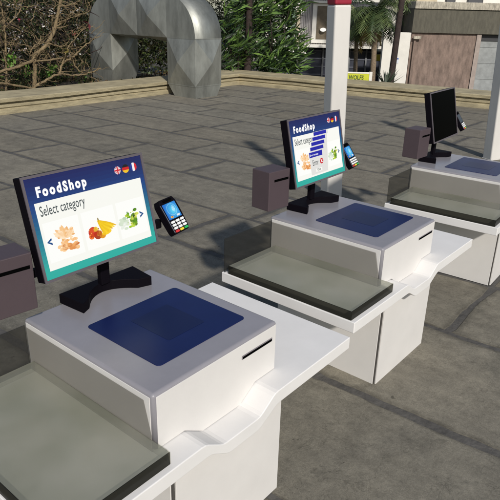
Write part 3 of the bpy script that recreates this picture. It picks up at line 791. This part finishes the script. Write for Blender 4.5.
GR_SHADED = [(.022, .032, .012), (.035, .045, .016), (.05, .042, .02), (.018, .022, .012)]  # near-black leaf tones carry the shade of the background foliage
PALE = [(.75, .70, .66), (.6, .5, .5), (.8, .78, .72)]  # tones of the small pale specks scattered through the shrubs

# bare, sun-bleached shrub behind the left of the wall
def px_path(pts, y, s=1 / 5.5556):
    return [at_y(a * s, b * s, y + dy) for a, b, dy in [(q + (0,))[:3] for q in pts]]
def bare_shrub(name, label, branches, base, foot_y):
    r = empty(name, base); off = np.array(base); V = []; F = []
    for pts, ra, rb in branches:
        P = smooth_path(px_path(pts, foot_y), 6, .008); nP = len(P)
        R_ = [ra + (rb - ra) * i / (nP - 1) + rng.uniform(-.004, .004) for i in range(nP)]
        tube(V, F, [p_ - off for p_ in P], R_)
        # side twigs
        for _ in range(int(nP * .5)):
            k = rng.integers(0, nP); p_ = P[k]; d_ = rng.normal(0, 1, 3); d_[2] = abs(d_[2]) * .6; d_ /= np.linalg.norm(d_); q = [p_]
            for j in range(5): d_ = d_ + rng.normal(0, .35, 3); d_ /= np.linalg.norm(d_); q.append(q[-1] + d_ * rng.uniform(.05, .13))
            tube(V, F, [a - off for a in q], [.011, .009, .008, .006, .005, .003], 5)
    data_obj('branches', V, F, MBARK, r, None, True)
    prop(r, label, 'shrub'); return r
Yb = 13.75
BR = [([(190, 560), (190, 480), (195, 400), (190, 340), (200, 300), (265, 240), (300, 165, .1), (320, 80, .1), (335, 20, .1), (345, -60, .1)], .060, .045),
      ([(190, 335), (100, 370, -.1), (0, 400, -.1), (-90, 430)], .042, .03),
      ([(200, 340), (300, 330, -.1), (385, 320, -.1), (400, 318)], .024, .016),
      ([(270, 240), (330, 258, -.05), (350, 285)], .022, .012),
      ([(330, 30, .1), (380, 30), (430, 10), (470, -40)], .024, .014),
      ([(165, 300), (185, 260, -.1), (215, 238), (230, 200)], .018, .009),
      ([(300, 160, .1), (370, 112), (440, 85), (500, 60)], .016, .008)]
b1 = at_y(190 * .18, 560 * .18, Yb)
s1 = bare_shrub('bare_shrub', 'tangled leafless shrub with a thick forked pale stem at the left behind the low wall', BR, tuple(b1), Yb)
BR2 = [([(190, 560, .1), (185, 490), (260, 445, -.1), (330, 412, -.1), (420, 420), (505, 402), (560, 380)], .042, .020),
       ([(330, 412, -.1), (350, 350), (400, 320), (440, 282), (475, 250), (520, 220)], .032, .014),
       ([(400, 320), (420, 370), (455, 402), (520, 400)], .026, .015),
       ([(-60, 450), (0, 462), (80, 472), (185, 492)], .036, .026), ([(345, 360), (385, 250, .1), (420, 215, .1), (470, 150, .1)], .018, .008)]
b2 = at_y(190 * .18, 560 * .18, Yb + .1) + np.array([.25, .1, 0])
s2 = bare_shrub('bare_shrub', 'low crooked leafless shrub creeping along the back of the wall towards the air duct', BR2, tuple(b2), Yb - .15)
BR3 = [([(30, 560), (35, 420), (30, 220), (25, 150), (20, 100), (-5, -30)], .030, .018), ([(22, 160), (90, 92), (122, 20), (130, -50)], .022, .012),
       ([(0, 235), (80, 240), (180, 262), (215, 300)], .016, .008), ([(20, 340), (70, 250), (135, 150)], .011, .006), ([(30, 225), (0, 240), (-60, 200)], .018, .010)]
b3 = at_y(30 * .18, 560 * .18, Yb + .4)
s3 = bare_shrub('bare_shrub', 'thin bare shrub of upright twigs at the very left edge of the photo', BR3, tuple(b3), Yb + .4)
for o in (s1, s2, s3): o['group'] = 'bare shrubs behind the low wall'
def lf_at(u, v, y, n_, r, size, pal, **k): return leaves(n_, at_y(u, v, y), (r, r, r), size, pal, **k)
sp = []
for u, v in ((14, 57), (27, 70), (49, 72), (10, 62), (52, 68)): sp.append(lf_at(u, v, Yb + .3, 16, .14, .14, [(.10, .22, .03), (.14, .26, .05)], aspect=.6))
for q_ in sp: leaf_obj('leaf_sprig', [q_], MLEAF, s1, b1)
sp = []
for _ in range(46):
    sp.append(lf_at(rng.uniform(0, 88), rng.uniform(2, 72), Yb + rng.uniform(.2, 1.8), 7, .09, .055, PALE, aspect=.8))
leaf_obj('pale_specks', sp, MLEAF, s2, b2)
sp = [lf_at(19, 19, Yb, 6, .05, .08, [(.45, .06, .10)], aspect=.6), lf_at(89, 23, Yb - .2, 3, .03, .20, [(.20, .05, .06), (.16, .04, .045)], aspect=.4), lf_at(74, 34, Yb, 6, .08, .10, [(.4, .12, .10)], aspect=.6)]
leaf_obj('red_leaves', sp, MLEAF, s3, b3)
leaf_obj('yellow_leaf', [lf_at(69, 50, Yb - .25, 2, .02, .22, [(.30, .24, .06)], aspect=.7)], MLEAF, s2, b2)

# dense evergreen bushes behind
def bush(name, label, cen, rad, n_, size, pal, ncl, stems=6, cat='bush', group=None, clr=.3, **kw):
    base = (cen[0], cen[1], cen[2] - rad[2] - .15)
    r = empty(name, base); leaf_obj('foliage', [leaves(n_, cen, rad, size, pal, nclump=ncl, clump_r=clr, **kw)], MLEAF, r, base)
    V = []; F = []
    for _ in range(stems):
        a = rng.uniform(0, 6.28); P = [(rng.normal(0, .12), rng.normal(0, .12), 0)]
        for k in range(1, 6): P.append((rad[0] * .55 * cos(a) * k / 5 + rng.normal(0, .08), rad[1] * .55 * sin(a) * k / 5 + rng.normal(0, .08), rad[2] * 1.7 * k / 5))
        tube(V, F, P, [.06, .05, .04, .03, .022, .012], 6)
    data_obj('stems', V, F, MBARKD, r, None, True); prop(r, label, cat, group); return r
GB = 'dark evergreen bushes behind the bare shrubs'
bush('dark_bush', 'dark dense bush behind the bare twigs at the left edge of the photo', (8.2, 17.4, .3), (1.9, 1.0, 1.5), 9000, .13, GR_SHADED, 130, group=GB)
bush('dark_bush', 'dark dense bush behind the thick forked stem, left of the air duct', (11.2, 18.6, .4), (1.9, 1.0, 1.6), 9000, .13, GR_SHADED, 130, group=GB)
bush('dark_bush', 'dark bush seen through the opening under the air duct', (14.6, 18.0, .3), (1.9, 1.1, 1.6), 8000, .15, GR_SHADED + [(.06, .08, .02)], 110, group=GB)
bush('dark_bush', 'dark bush behind the long-leaved shrub at the right of the air duct', (20.6, 17.4, .3), (2.0, 1.8, 2.1), 9000, .14, GR_SHADED + [(.04, .06, .02)], 110, group=GB)
# tall wood behind them that closes the horizon
PW = []
for x, y in ((6, 25), (10, 26), (14, 27), (18, 26), (21.5, 24), (2, 24), (16, 22.5), (9, 22)):
    PW.append(leaves(5200, (x, y, 1.2), (2.8, 1.6, 3.0), .26, GR_SHADED + [(.04, .055, .02)], nclump=90, clump_r=.4))
prop(leaf_obj('woodland', PW, MLEAFD, None), 'dark mass of trees closing the view behind the bushes at the left', 'woodland', kind='stuff')

# long-leaved shrub (oleander) right of the duct
OL = [(.10, .19, .035), (.05, .10, .022), (.15, .25, .055), (.018, .04, .014), (.08, .13, .05), (.015, .03, .012)]  # darkest entries stand in for shade between the leaves
def lance(name, label, spots, dist_fn, n_each, size, base, updir):
    r = empty(name, base); parts = []
    for (u, v, rr_) in spots:
        c_ = dist_fn(u, v); parts.append(leaves(n_each, c_, (rr_, rr_, rr_), size, OL, aspect=.13, updir=updir, spread=.5, shell=0))
    leaf_obj('foliage', parts, MLEAF, r, base)
    V = []; F = []
    for (u, v, rr_) in spots[::2]:
        c_ = dist_fn(u, v) - np.array(base); P = smooth_path([(rng.normal(0, .1), rng.normal(0, .1), 0), c_ * .5 + rng.normal(0, .1, 3), c_], 4); tube(V, F, P, list(np.linspace(.04, .012, len(P))), 6)
    data_obj('stems', V, F, MBARKD, r, None, True); prop(r, label, 'shrub', 'long-leaved green shrubs behind the low wall'); return r
ur = RH * .9 + np.array([0, 0, .55])
spots = [(u + rng.uniform(-3, 3), v + rng.uniform(-3, 3), .50) for u, v in ((262, 8), (276, 6), (290, 4), (255, 20), (270, 18), (284, 18), (258, 34), (272, 34), (286, 32), (255, 48), (270, 48), (284, 48), (294, 46), (262, 62), (276, 62), (290, 60), (268, 70), (284, 68), (296, 62), (278, -8), (262, -8), (292, -6))]
bs = at_far(272, 78, 22.9); bs[2] = -1.1; lance('green_shrub', 'bright green shrub of long narrow leaves between the dark trunk and the white post', spots, lambda u, v: at_far(u, v, 22.8 + rng.uniform(-.7, .7)), 110, .48, tuple(bs), ur)
spots = [(u, v, .44) for u, v in ((232, 6), (240, 12), (228, 20), (236, 26), (226, 36), (234, 44), (228, 54), (238, 58), (246, 46), (226, 66), (236, 68), (243, 2), (230, -8))]
bs = at_far(236, 78, 22.4); bs[2] = -1.1; lance('green_shrub', 'bright green shrub of long narrow leaves touching the right side of the air duct', spots, lambda u, v: at_far(u, v, 22.3 + rng.uniform(-.5, .5)), 70, .46, tuple(bs), ur * .8)
BSP = []
for _ in range(70): BSP.append(leaves(6, at_far(rng.uniform(226, 306), rng.uniform(0, 66), 22.4 + rng.uniform(-.5, .9)), (.07, .07, .07), .06, PALE, aspect=.9))
pr_ = [o for o in bpy.data.objects if o.name.startswith('green_shrub') and o.parent is None][0]
leaf_obj('pale_specks', BSP, MLEAF, pr_, tuple(pr_.location))

# slim dark tree
def tree(name, label, base, h, r0, crown_c, crown_r, n_, size, pal, m_, ncl=60, lean=(0, 0), cat='tree'):
    r = empty(name, base); V = []; F = []
    P = [(lean[0] * t + .05 * sin(t * 5), lean[1] * t + .04 * sin(t * 4 + 1), h * t) for t in np.linspace(0, 1, 12)]
    tube(V, F, P, [r0 * (1 - .45 * t) for t in np.linspace(0, 1, 12)], 10)
    for k in range(7):
        a = rng.uniform(0, 6.28); z0 = h * rng.uniform(.8, .97); e = np.array([lean[0] + crown_r * .7 * cos(a), lean[1] + crown_r * .7 * sin(a), z0 + crown_r * .6])
        q = smooth_path([(lean[0] * .9, lean[1] * .9, z0), e * .5 + np.array([lean[0] * .45, lean[1] * .45, z0 * .5]), e], 4); tube(V, F, q, list(np.linspace(r0 * .35, .02, len(q))), 6)
    data_obj('trunk', V, F, m_, r, None, True)
    leaf_obj('crown', [leaves(n_, crown_c, (crown_r, crown_r, crown_r * .7), size, pal, nclump=ncl, clump_r=.3)], MLEAF, r)
    prop(r, label, cat); return r
b = at_far(247.5, 76, 22.2); zb = -1.6
tree('slim_tree', 'slim tree with a straight dark trunk rising out of the green shrubs', (b[0], b[1], zb), 5.6, .15, (0, 0, 6.2), 1.9, 3500, .2, GR, MBARKD)
b = at_far(390, 84, 21.0)
tree('slim_tree', 'slim dark brown leaning trunk standing before the white wall', (b[0], b[1], -2.6), 9.0, .125, (.2 * RH[0], .2 * RH[1], 9.6), 1.6, 2600, .22, GR, MBARKD, lean=(.16 * RH[0], .16 * RH[1]))

# ------------------------------------------------------------------ palms
def palm(label, u, vtop, dist, zb, r0, nf, flen, pal, dead=0, bendu=0):
    top = at_far(u, vtop, dist); b = at_far(u - bendu, 80, dist); base = (b[0], b[1], zb)
    r = empty('palm_tree', base); off = np.array(base); V = []; F = []; t0_ = np.array([top[0], top[1], top[2]]) - off
    P = smooth_path([(0, 0, 0), t0_ * .5 + rng.normal(0, .03, 3), t0_], 8)
    R_ = [r0 * (1.15 - .35 * i / len(P)) * (1 + .07 * (i % 2)) for i in range(len(P))]; tube(V, F, P, R_, 10)
    data_obj('trunk', V, F, MPALM, r, None, True)
    V = []; F = []; K = []
    for k in range(nf):
        a = 6.283 * k / nf + rng.uniform(-.2, .2); el = rng.uniform(-.35, 1.15); d_ = np.array([cos(a) * cos(el), sin(a) * cos(el), sin(el)]); p_ = t0_.copy(); isdead = k < dead
        if isdead: d_ = np.array([cos(a) * .5, sin(a) * .5, -.25])
        N = 12; c_ = pal[rng.integers(0, len(pal))]; c_ = (.34, .25, .08) if isdead else c_
        for j in range(N):
            q = p_ + d_ * flen / N; side = np.cross(d_, (0, 0, 1)); side /= np.linalg.norm(side) + 1e-9; wd = flen * .30 * sin(pi * (.10 + .88 * j / N)) * (.5 if isdead else 1)
            for sgn in (-1, 1):
                for e in range(2):
                    b0 = p_ + (q - p_) * e * .5; tip = b0 + side * sgn * wd * rng.uniform(.8, 1.1) + d_ * flen * .10 + np.array([0, 0, -wd * rng.uniform(.25, .7)])
                    s = len(V); V += [tuple(b0), tuple(b0 + d_ * flen / N * .42), tuple(tip)]; F.append((s, s + 1, s + 2)); t = rng.uniform(.7, 1.3); K.append(tuple(x * t for x in c_))
            d_ = d_ + np.array([0, 0, -.16]); d_ /= np.linalg.norm(d_); p_ = q
    data_obj('fronds', V, F, MLEAF, r, K); prop(r, label, 'palm tree', 'palm trees in the street beyond the wall'); return r
PG = [(.13, .17, .06), (.08, .11, .04), (.18, .20, .09), (.05, .08, .03)]
palm('palm tree with a pale trunk and hanging dry yellow fronds, right of the yellow sign', 375.5, 12, 22.0, -2.6, .10, 40, 1.35, PG, 9, 3)
palm('palm tree with a thin grey trunk, nearest to the right side of the white post', 357.5, 22, 23.5, -2.6, .08, 34, 1.35, PG, 3, 0)
palm('palm tree crown hanging in at the top edge, above the leaning brown trunk', 399, -8, 26.7, -2.6, .10, 22, 1.3, PG, 2, -3)
b = at_far(386, 84, 20.2); r = empty('agave_plant', (b[0], b[1], -2.3)); V = []; F = []; K = []
tt = at_far(388, 82, 20.2)
for k in range(20):
    a = rng.uniform(0, 6.28); el = rng.uniform(.5, 1.3); L_ = rng.uniform(.5, .75); d_ = np.array([cos(a) * cos(el), sin(a) * cos(el), sin(el)]); s_ = np.cross(d_, (0, 0, 1)); s_ /= np.linalg.norm(s_)
    o_ = np.array([0, 0, tt[2] + 2.3 - .15]); s = len(V); V += [tuple(o_ - s_ * .03), tuple(o_ + s_ * .03), tuple(o_ + d_ * L_ * .5 + s_ * .035), tuple(o_ + d_ * L_), tuple(o_ + d_ * L_ * .5 - s_ * .035)]
    F.append((s, s + 1, s + 2, s + 3, s + 4)); K.append(random.choice([(.05, .07, .04), (.03, .045, .03), (.09, .11, .07)]))
data_obj('leaves', V, F, MLEAF, r, K); V = []; F = []; tube(V, F, [(0, 0, 0), (0, 0, tt[2] + 2.3 - .1)], [.09, .07], 8); data_obj('stem', V, F, MPALM, r, None, True)
prop(r, 'spiky dark agave plant at the foot of the leaning brown trunk', 'agave')

# ------------------------------------------------------------------ buildings (facades square to the street)
FR = math.atan2(RH[1], RH[0])
def froot(name, label, cat, dist): 
    p_ = CAM + FH * dist; r = empty(name, (p_[0], p_[1], -2.6), FR); prop(r, label, cat); return r
def fbox(name, m_, par, dist, u0, u1, v0, v1, depth, proud=0.0, z0=None, z1=None, bev=0, a0=None, a1=None):
    um = (u0 + u1) / 2; A0 = fac(u0, (v0 + v1) / 2, dist)[0] if a0 is None else a0; A1 = fac(u1, (v0 + v1) / 2, dist)[0] if a1 is None else a1
    Z1 = fac(um, v0, dist)[1] if z1 is None else z1; Z0 = fac(um, v1, dist)[1] if z0 is None else z0
    return bx(name, m_, par, A0, A1, -proud, depth, Z0 + 2.6, Z1 + 2.6, bev)
MPK = mat('pink_brown_render', (0.225, 0.163, 0.13), .9, var=.5, scale=2.6, bump=.5, bscale=22, stretch=(2.2, 1, .7))
MFA = mat('green_grey_fascia', (0.10, 0.092, 0.068), .85, var=.3, scale=4, bump=.3, bscale=30, stretch=(3, 1, .7))
MCOP = mat('stained_concrete', (0.42, 0.38, 0.30), .9, var=.55, scale=5, bump=.4, bscale=20, stretch=(3, 1, 1))
MDOOR = mat('grey_blue_shutter', (0.27, 0.28, 0.27), .6, var=.3, scale=3)
MDKF = mat('dark_frame', (0.03, 0.03, 0.032), .6)
MWH = mat('white_render', (0.72, 0.69, 0.62), .85, var=.12, scale=1.5, bump=.15, bscale=18)
MCR = mat('cream_render', (0.55, 0.47, 0.33), .85, var=.25, scale=2.5, bump=.2, bscale=18)
MGW = mat('window_glass', (0.05, 0.06, 0.08), .12, spec=.6)
MGWB = mat('blue_window_glass', (0.22, 0.30, 0.36), .2, spec=.6)
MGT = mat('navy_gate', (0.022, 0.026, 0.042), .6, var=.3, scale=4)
MGL = mat('gate_rail_grey', (0.075, 0.08, 0.10), .6)
MBRW = mat('brown_interior', (0.15, 0.12, 0.08), .9, var=.35, scale=5)
D1 = 25.0
sh = froot('shop_building', 'brown-pink rendered building with a dark green-grey fascia and a pale shutter door, at the right', 'building', D1)
am = fac(700, 50, D1)[0]; aL = fac(408.5, 60, D1)[0]; zF1 = fac(450, 33.5, D1)[1]; zF0 = fac(450, 9.5, D1)[1]
aD0, aD1 = fac(477.5, 62, D1)[0], fac(502, 62, D1)[0]
wl = bmesh.new(); abox(wl, aL, aD0, 0, 5, 0, zF1 + 2.6); abox(wl, aD1, am, 0, 5, 0, zF1 + 2.6); abox(wl, aD0 + .001, aD1 - .001, .3, 5, 0, zF1 + 2.59); bm_obj('wall', wl, MPK, sh)
bx('fascia', MFA, sh, aL - .03, am, -.10, 5, zF1 + 2.602, zF0 + 2.6, .01)
bx('coping', MCOP, sh, aL - .02, am, -.16, 5.1, zF0 + 2.603, zF0 + 2.6 + .27, .015)
d_ = bx('shutter_door', MDOOR, sh, aD0 + .03, aD1 - .03, .14, .2, 0, zF1 + 2.35); 
for k in range(5): bx('shutter_rib', MDKF, d_, aD0 + .035, aD1 - .035, .132, .139, .9 + k * .62, .905 + k * .62)
bx('door_lintel', MDKF, sh, aD0 + .002, aD1 - .002, .10, .29, zF1 + 2.352, zF1 + 2.59)
bx('door_frame', mat('pale_frame', (.34, .28, .24), .8, var=.2), sh, aD0 - .20, aD0 - .02, -.05, -.001, 0, zF1 + 2.6)
bx('downpipe', MPK, sh, aL + .10, aL + .19, -.10, -.005, 0, zF1 + 2.3)
bx('wall_box', MCOP, sh, aL + .06, aL + .36, -.16, -.101, zF1 + 2.36, zF1 + 2.47, .01)
D2 = 24.93
ww = froot('white_wall', 'plain white rendered wall between the leaning brown trunk and the brown-pink building', 'wall', D2)
a0, zt = fac(384.5, 32, D2); a1 = fac(409, 50, D2)[0]
bx('wall', MWH, ww, a0, aL - .035, 0, .3, 0, zt + 2.6)
na, nz = fac(392.5, 57.5, D2); MNB = mat('notice_blue', (.07, .12, .32), .6)
bx('wall_notice', mat('notice_white', (.6, .62, .66), .6), ww, na, na + .26, -.012, -.001, nz + 2.6 - .22, nz + 2.6)
bx('notice_stripe', MNB, ww, na + .01, na + .25, -.016, -.0125, nz + 2.6 - .07, nz + 2.6 - .01)
D3 = 29.5
cb = froot('cream_building', 'cream block with a blue-grey window above the plain white wall', 'building', D3)
a0, _ = fac(394, 20, D3); a1 = fac(700, 20, D3)[0]
bx('wall', MCR, cb, a0, a0 + 1.9, 0, 4, 0, 6.6); bx('upper_wall', MWH, cb, a0 + 1.902, a1, .3, 4, 0, 7.2)
wf = fbox('window', MWH, cb, D3, 395.5, 403, 8, 31, .02, .05); fbox('pane', MGWB, wf, D3, 396.5, 402, 10, 30, .01, .07)
for u0, u1 in ((424, 433), (448, 458), (470, 486)):
    wf = fbox('window', MDKF, cb, D3, u0, u1, -14, 4, .28, -.24); fbox('pane', MGW, wf, D3, u0 + 1, u1 - 1, -13, 3, .25, -.22)
D4 = 27.0
ap = froot('apartment_building', 'grey-white corrugated building over a dark gated garage, behind the white post', 'building', D4)
MCORR = mat('corrugated_grey', (0.36, 0.34, 0.33), .7, var=.25, scale=3, stretch=(5, 1, .5))
aA = fac(270, 40, D4)[0]; aB = fac(386, 40, D4)[0]; zL = fac(330, 44.5, D4)[1] + 2.6
# corrugated upper wall, one folded sheet
V = []; F = []; n_ = 150; x = aA; step = (fac(334, 30, D4)[0] - aA) / n_; zt = 7.0
for i in range(n_ + 1): yy = -.05 if (i // 2) % 2 else 0.0; V += [(aA + i * step, yy, zL), (aA + i * step, yy, zt)]
for i in range(n_): F.append((2 * i, 2 * i + 2, 2 * i + 3, 2 * i + 1))
data_obj('corrugated_wall', V, F, MCORR, ap)
bx('wall', MWH, ap, aA, aB, .06, 5, zL + .02, 7.0)
fbox('green_pilaster', mat('pale_green_paint', (.28, .38, .29), .7, var=.15), ap, D4, 288, 295, -12, 44, .0, .14)
fbox('cream_pilaster', MCR, ap, D4, 297, 300, -12, 44, .0, .10)
wf = fbox('window', MWH, ap, D4, 312, 337, 3.5, 43, .05, .10); fbox('pane', MBRW, wf, D4, 316.5, 333, 6, 39, .04, .13)
fbox('lintel', MWH, ap, D4, 313, 338, 1.0, 3.2, .05, .22)
wf = fbox('window', MDKF, ap, D4, 341, 381, 2, 43, .05, .10); 
for k in range(4): fbox('pane', MGW, wf, D4, 343 + k * 9.2, 351 + k * 9.2, 4, 41, .04, .125)
fbox('window_sill', MCORR, ap, D4, 341, 382, 41.2, 45, .05, .30)
bx('ledge', MWH, ap, aA, aB, -.35, .055, zL - .12, zL - .001)
lm = bmesh.new(); c_ = fac(322.5, 29.5, D4); bmesh.ops.create_uvsphere(lm, u_segments=16, v_segments=8, radius=.12); bmesh.ops.scale(lm, vec=(1.1, 1, .65), verts=lm.verts); bmesh.ops.translate(lm, vec=(c_[0], -.25, c_[1] + 2.6), verts=lm.verts)
abox(lm, c_[0] - .02, c_[0] + .02, -.25, -.14, c_[1] + 2.58, c_[1] + 2.62)
bm_obj('wall_lamp', lm, emis('lamp_white', (1, .97, .9), 1.0), ap, True)
fbox('white_pier', MWH, ap, D4, 382.5, 396, -20, 44, .4, .45); fbox('grey_pier', MWH, ap, D4, 386.5, 389, 50, 80, .2, .3, z0=-2.6)
# dark garage
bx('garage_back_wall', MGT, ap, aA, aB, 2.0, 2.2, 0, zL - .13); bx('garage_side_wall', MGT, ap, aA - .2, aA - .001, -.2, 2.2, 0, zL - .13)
gt = empty('garage_gate', (0, 0, 0)); g_ = CAM + FH * (D4 + .0); gt.location = (g_[0], g_[1], -2.6); gt.rotation_euler = (0, 0, FR)
prop(gt, 'navy horizontal-board gate closing the dark garage under the corrugated wall', 'gate')
bx('gate_panel', MGT, gt, aA + .01, aB - .01, .30, .34, 0, zL - .30)
for v_ in (52, 60, 68, 76): zz = fac(330, v_, D4)[1] + 2.6; bx('gate_rail', MGL, gt, aA + .02, aB - .02, .27, .299, zz, zz + .06)
for u_ in (297, 322.5, 349, 366): a_ = fac(u_, 60, D4)[0]; bx('gate_post', mat('gate_post_grey', (.16, .165, .17), .6), gt, a_, a_ + .07, .22, .268, 0, zL - .14)

# ------------------------------------------------------------------ signs
D5 = 20.2
sg = empty('yellow_sign', (0, 0, 0)); p_ = CAM + FH * D5; sg.location = (p_[0], p_[1], -2.2); sg.rotation_euler = (0, 0, FR)
prop(sg, 'low bright yellow-green sign with dark lettering behind the low wall, between post and palm', 'sign')
MYE = mat('sign_yellow', (.50, .52, .02), .6, var=.1, scale=4); a0, z1_ = fac(345, 73.2, D5); a1, z0_ = fac(368.3, 84, D5)
bx('board', MYE, sg, a0, a1, 0, .05, z0_ + 2.2, z1_ + 2.2, .004)
bx('frame_post', MWH, sg, a1 + .003, a1 + .10, -.02, .08, 0, z1_ + 2.2 + .06); bx('frame_post', MWH, sg, a0 - .10, a0 - .003, -.02, .08, 0, z1_ + 2.2 + .06)
bx('frame_rail', MWH, sg, a0, a1, -.01, .06, z1_ + 2.203, z1_ + 2.245)
text_mesh('lettering', "WOLFS", mat('sign_dark_green', (.03, .06, .01), .6), sg, .19, Matrix.Translation(((a0 + a1) / 2 - .02, -.003, z1_ + 2.2 - .19)) @ Matrix.Rotation(pi / 2, 4, 'X'), .005, .80, 'CENTER')
bx('underline', bpy.data.materials['sign_dark_green'], sg, a0 + .17, a1 - .14, -.003, -.0005, z1_ + 2.2 - .262, z1_ + 2.2 - .245)
D6 = 26.2
sg = empty('hanging_sign', (0, 0, 0)); p_ = CAM + FH * D6; sg.location = (p_[0], p_[1], -2.6); sg.rotation_euler = (0, 0, FR)
prop(sg, 'small dull yellow hanging sign in the shade left of the leaning brown trunk', 'sign')
a0, z1_ = fac(375.5, 54.5, D6); a1, z0_ = fac(384, 61, D6)
MYD = mat('dull_yellow', (.42, .33, .02), .6, var=.2); bx('board', MYD, sg, a0, a1, 0, .05, z0_ + 2.6, z1_ + 2.6, .01)
for a_ in (a0 + .05, a1 - .08): bx('hanger', MDKF, sg, a_, a_ + .02, .01, .03, z1_ + 2.6, fac(380, 46, D6)[1] + 2.6)

# leaf litter and low growth behind the wall
LT = []
for _ in range(60):
    x, y = rng.uniform(3, 15), rng.uniform(13.4, 16.5); LT.append(leaves(60, (x, y, -.93), (.6, .5, .06), .10, [(.10, .06, .03), (.05, .035, .02), (.16, .11, .05), (.035, .05, .015)], aspect=.6))
for _ in range(40):
    x, y = rng.uniform(3, 10.6), rng.uniform(14.2, 16.5); LT.append(leaves(70, (x, y, -.7), (.35, .35, .3), .10, GR_SHADED + [(.05, .09, .02)], aspect=.5))
prop(leaf_obj('ground_cover', LT, MLEAFD, None), 'dead leaves and low dark growth on the soil under the bare shrubs', 'ground cover', kind='stuff')

LT = []
for _ in range(150):
    u, v = rng.uniform(-4, 84), rng.uniform(-2, 76); LT.append(leaves(9, at_y(u, v, 13.9 + rng.uniform(-.1, .9)), (.12, .12, .10), .075, [(.05, .045, .02), (.09, .06, .03), (.03, .045, .015), (.14, .10, .06), (.06, .09, .02)], aspect=.5))
leaf_obj('foliage', LT, MLEAF, s1, b1)

for o_, b_, col_ in ((s1, b1, MBARK), (s2, b2, MBARKD), (s3, b3, MBARK)):
    V = []; F = []
    for _ in range(130):
        p_ = at_y(rng.uniform(-6, 92), rng.uniform(-4, 78), 13.9 + rng.uniform(-.1, 1.0)); d_ = rng.normal(0, 1, 3); d_[2] = abs(d_[2]) * .8; d_ /= np.linalg.norm(d_); q = [p_]
        for j in range(6): d_ = d_ + rng.normal(0, .32, 3); d_ /= np.linalg.norm(d_); q.append(q[-1] + d_ * rng.uniform(.04, .13))
        k_ = rng.uniform(.6, 1.5); tube(V, F, [a - np.array(b_) for a in q], [.013 * k_, .011 * k_, .010 * k_, .008 * k_, .007 * k_, .005 * k_, .003], 5)
    prop(data_obj('twigs', V, F, col_, o_, None, True), kind='stuff')
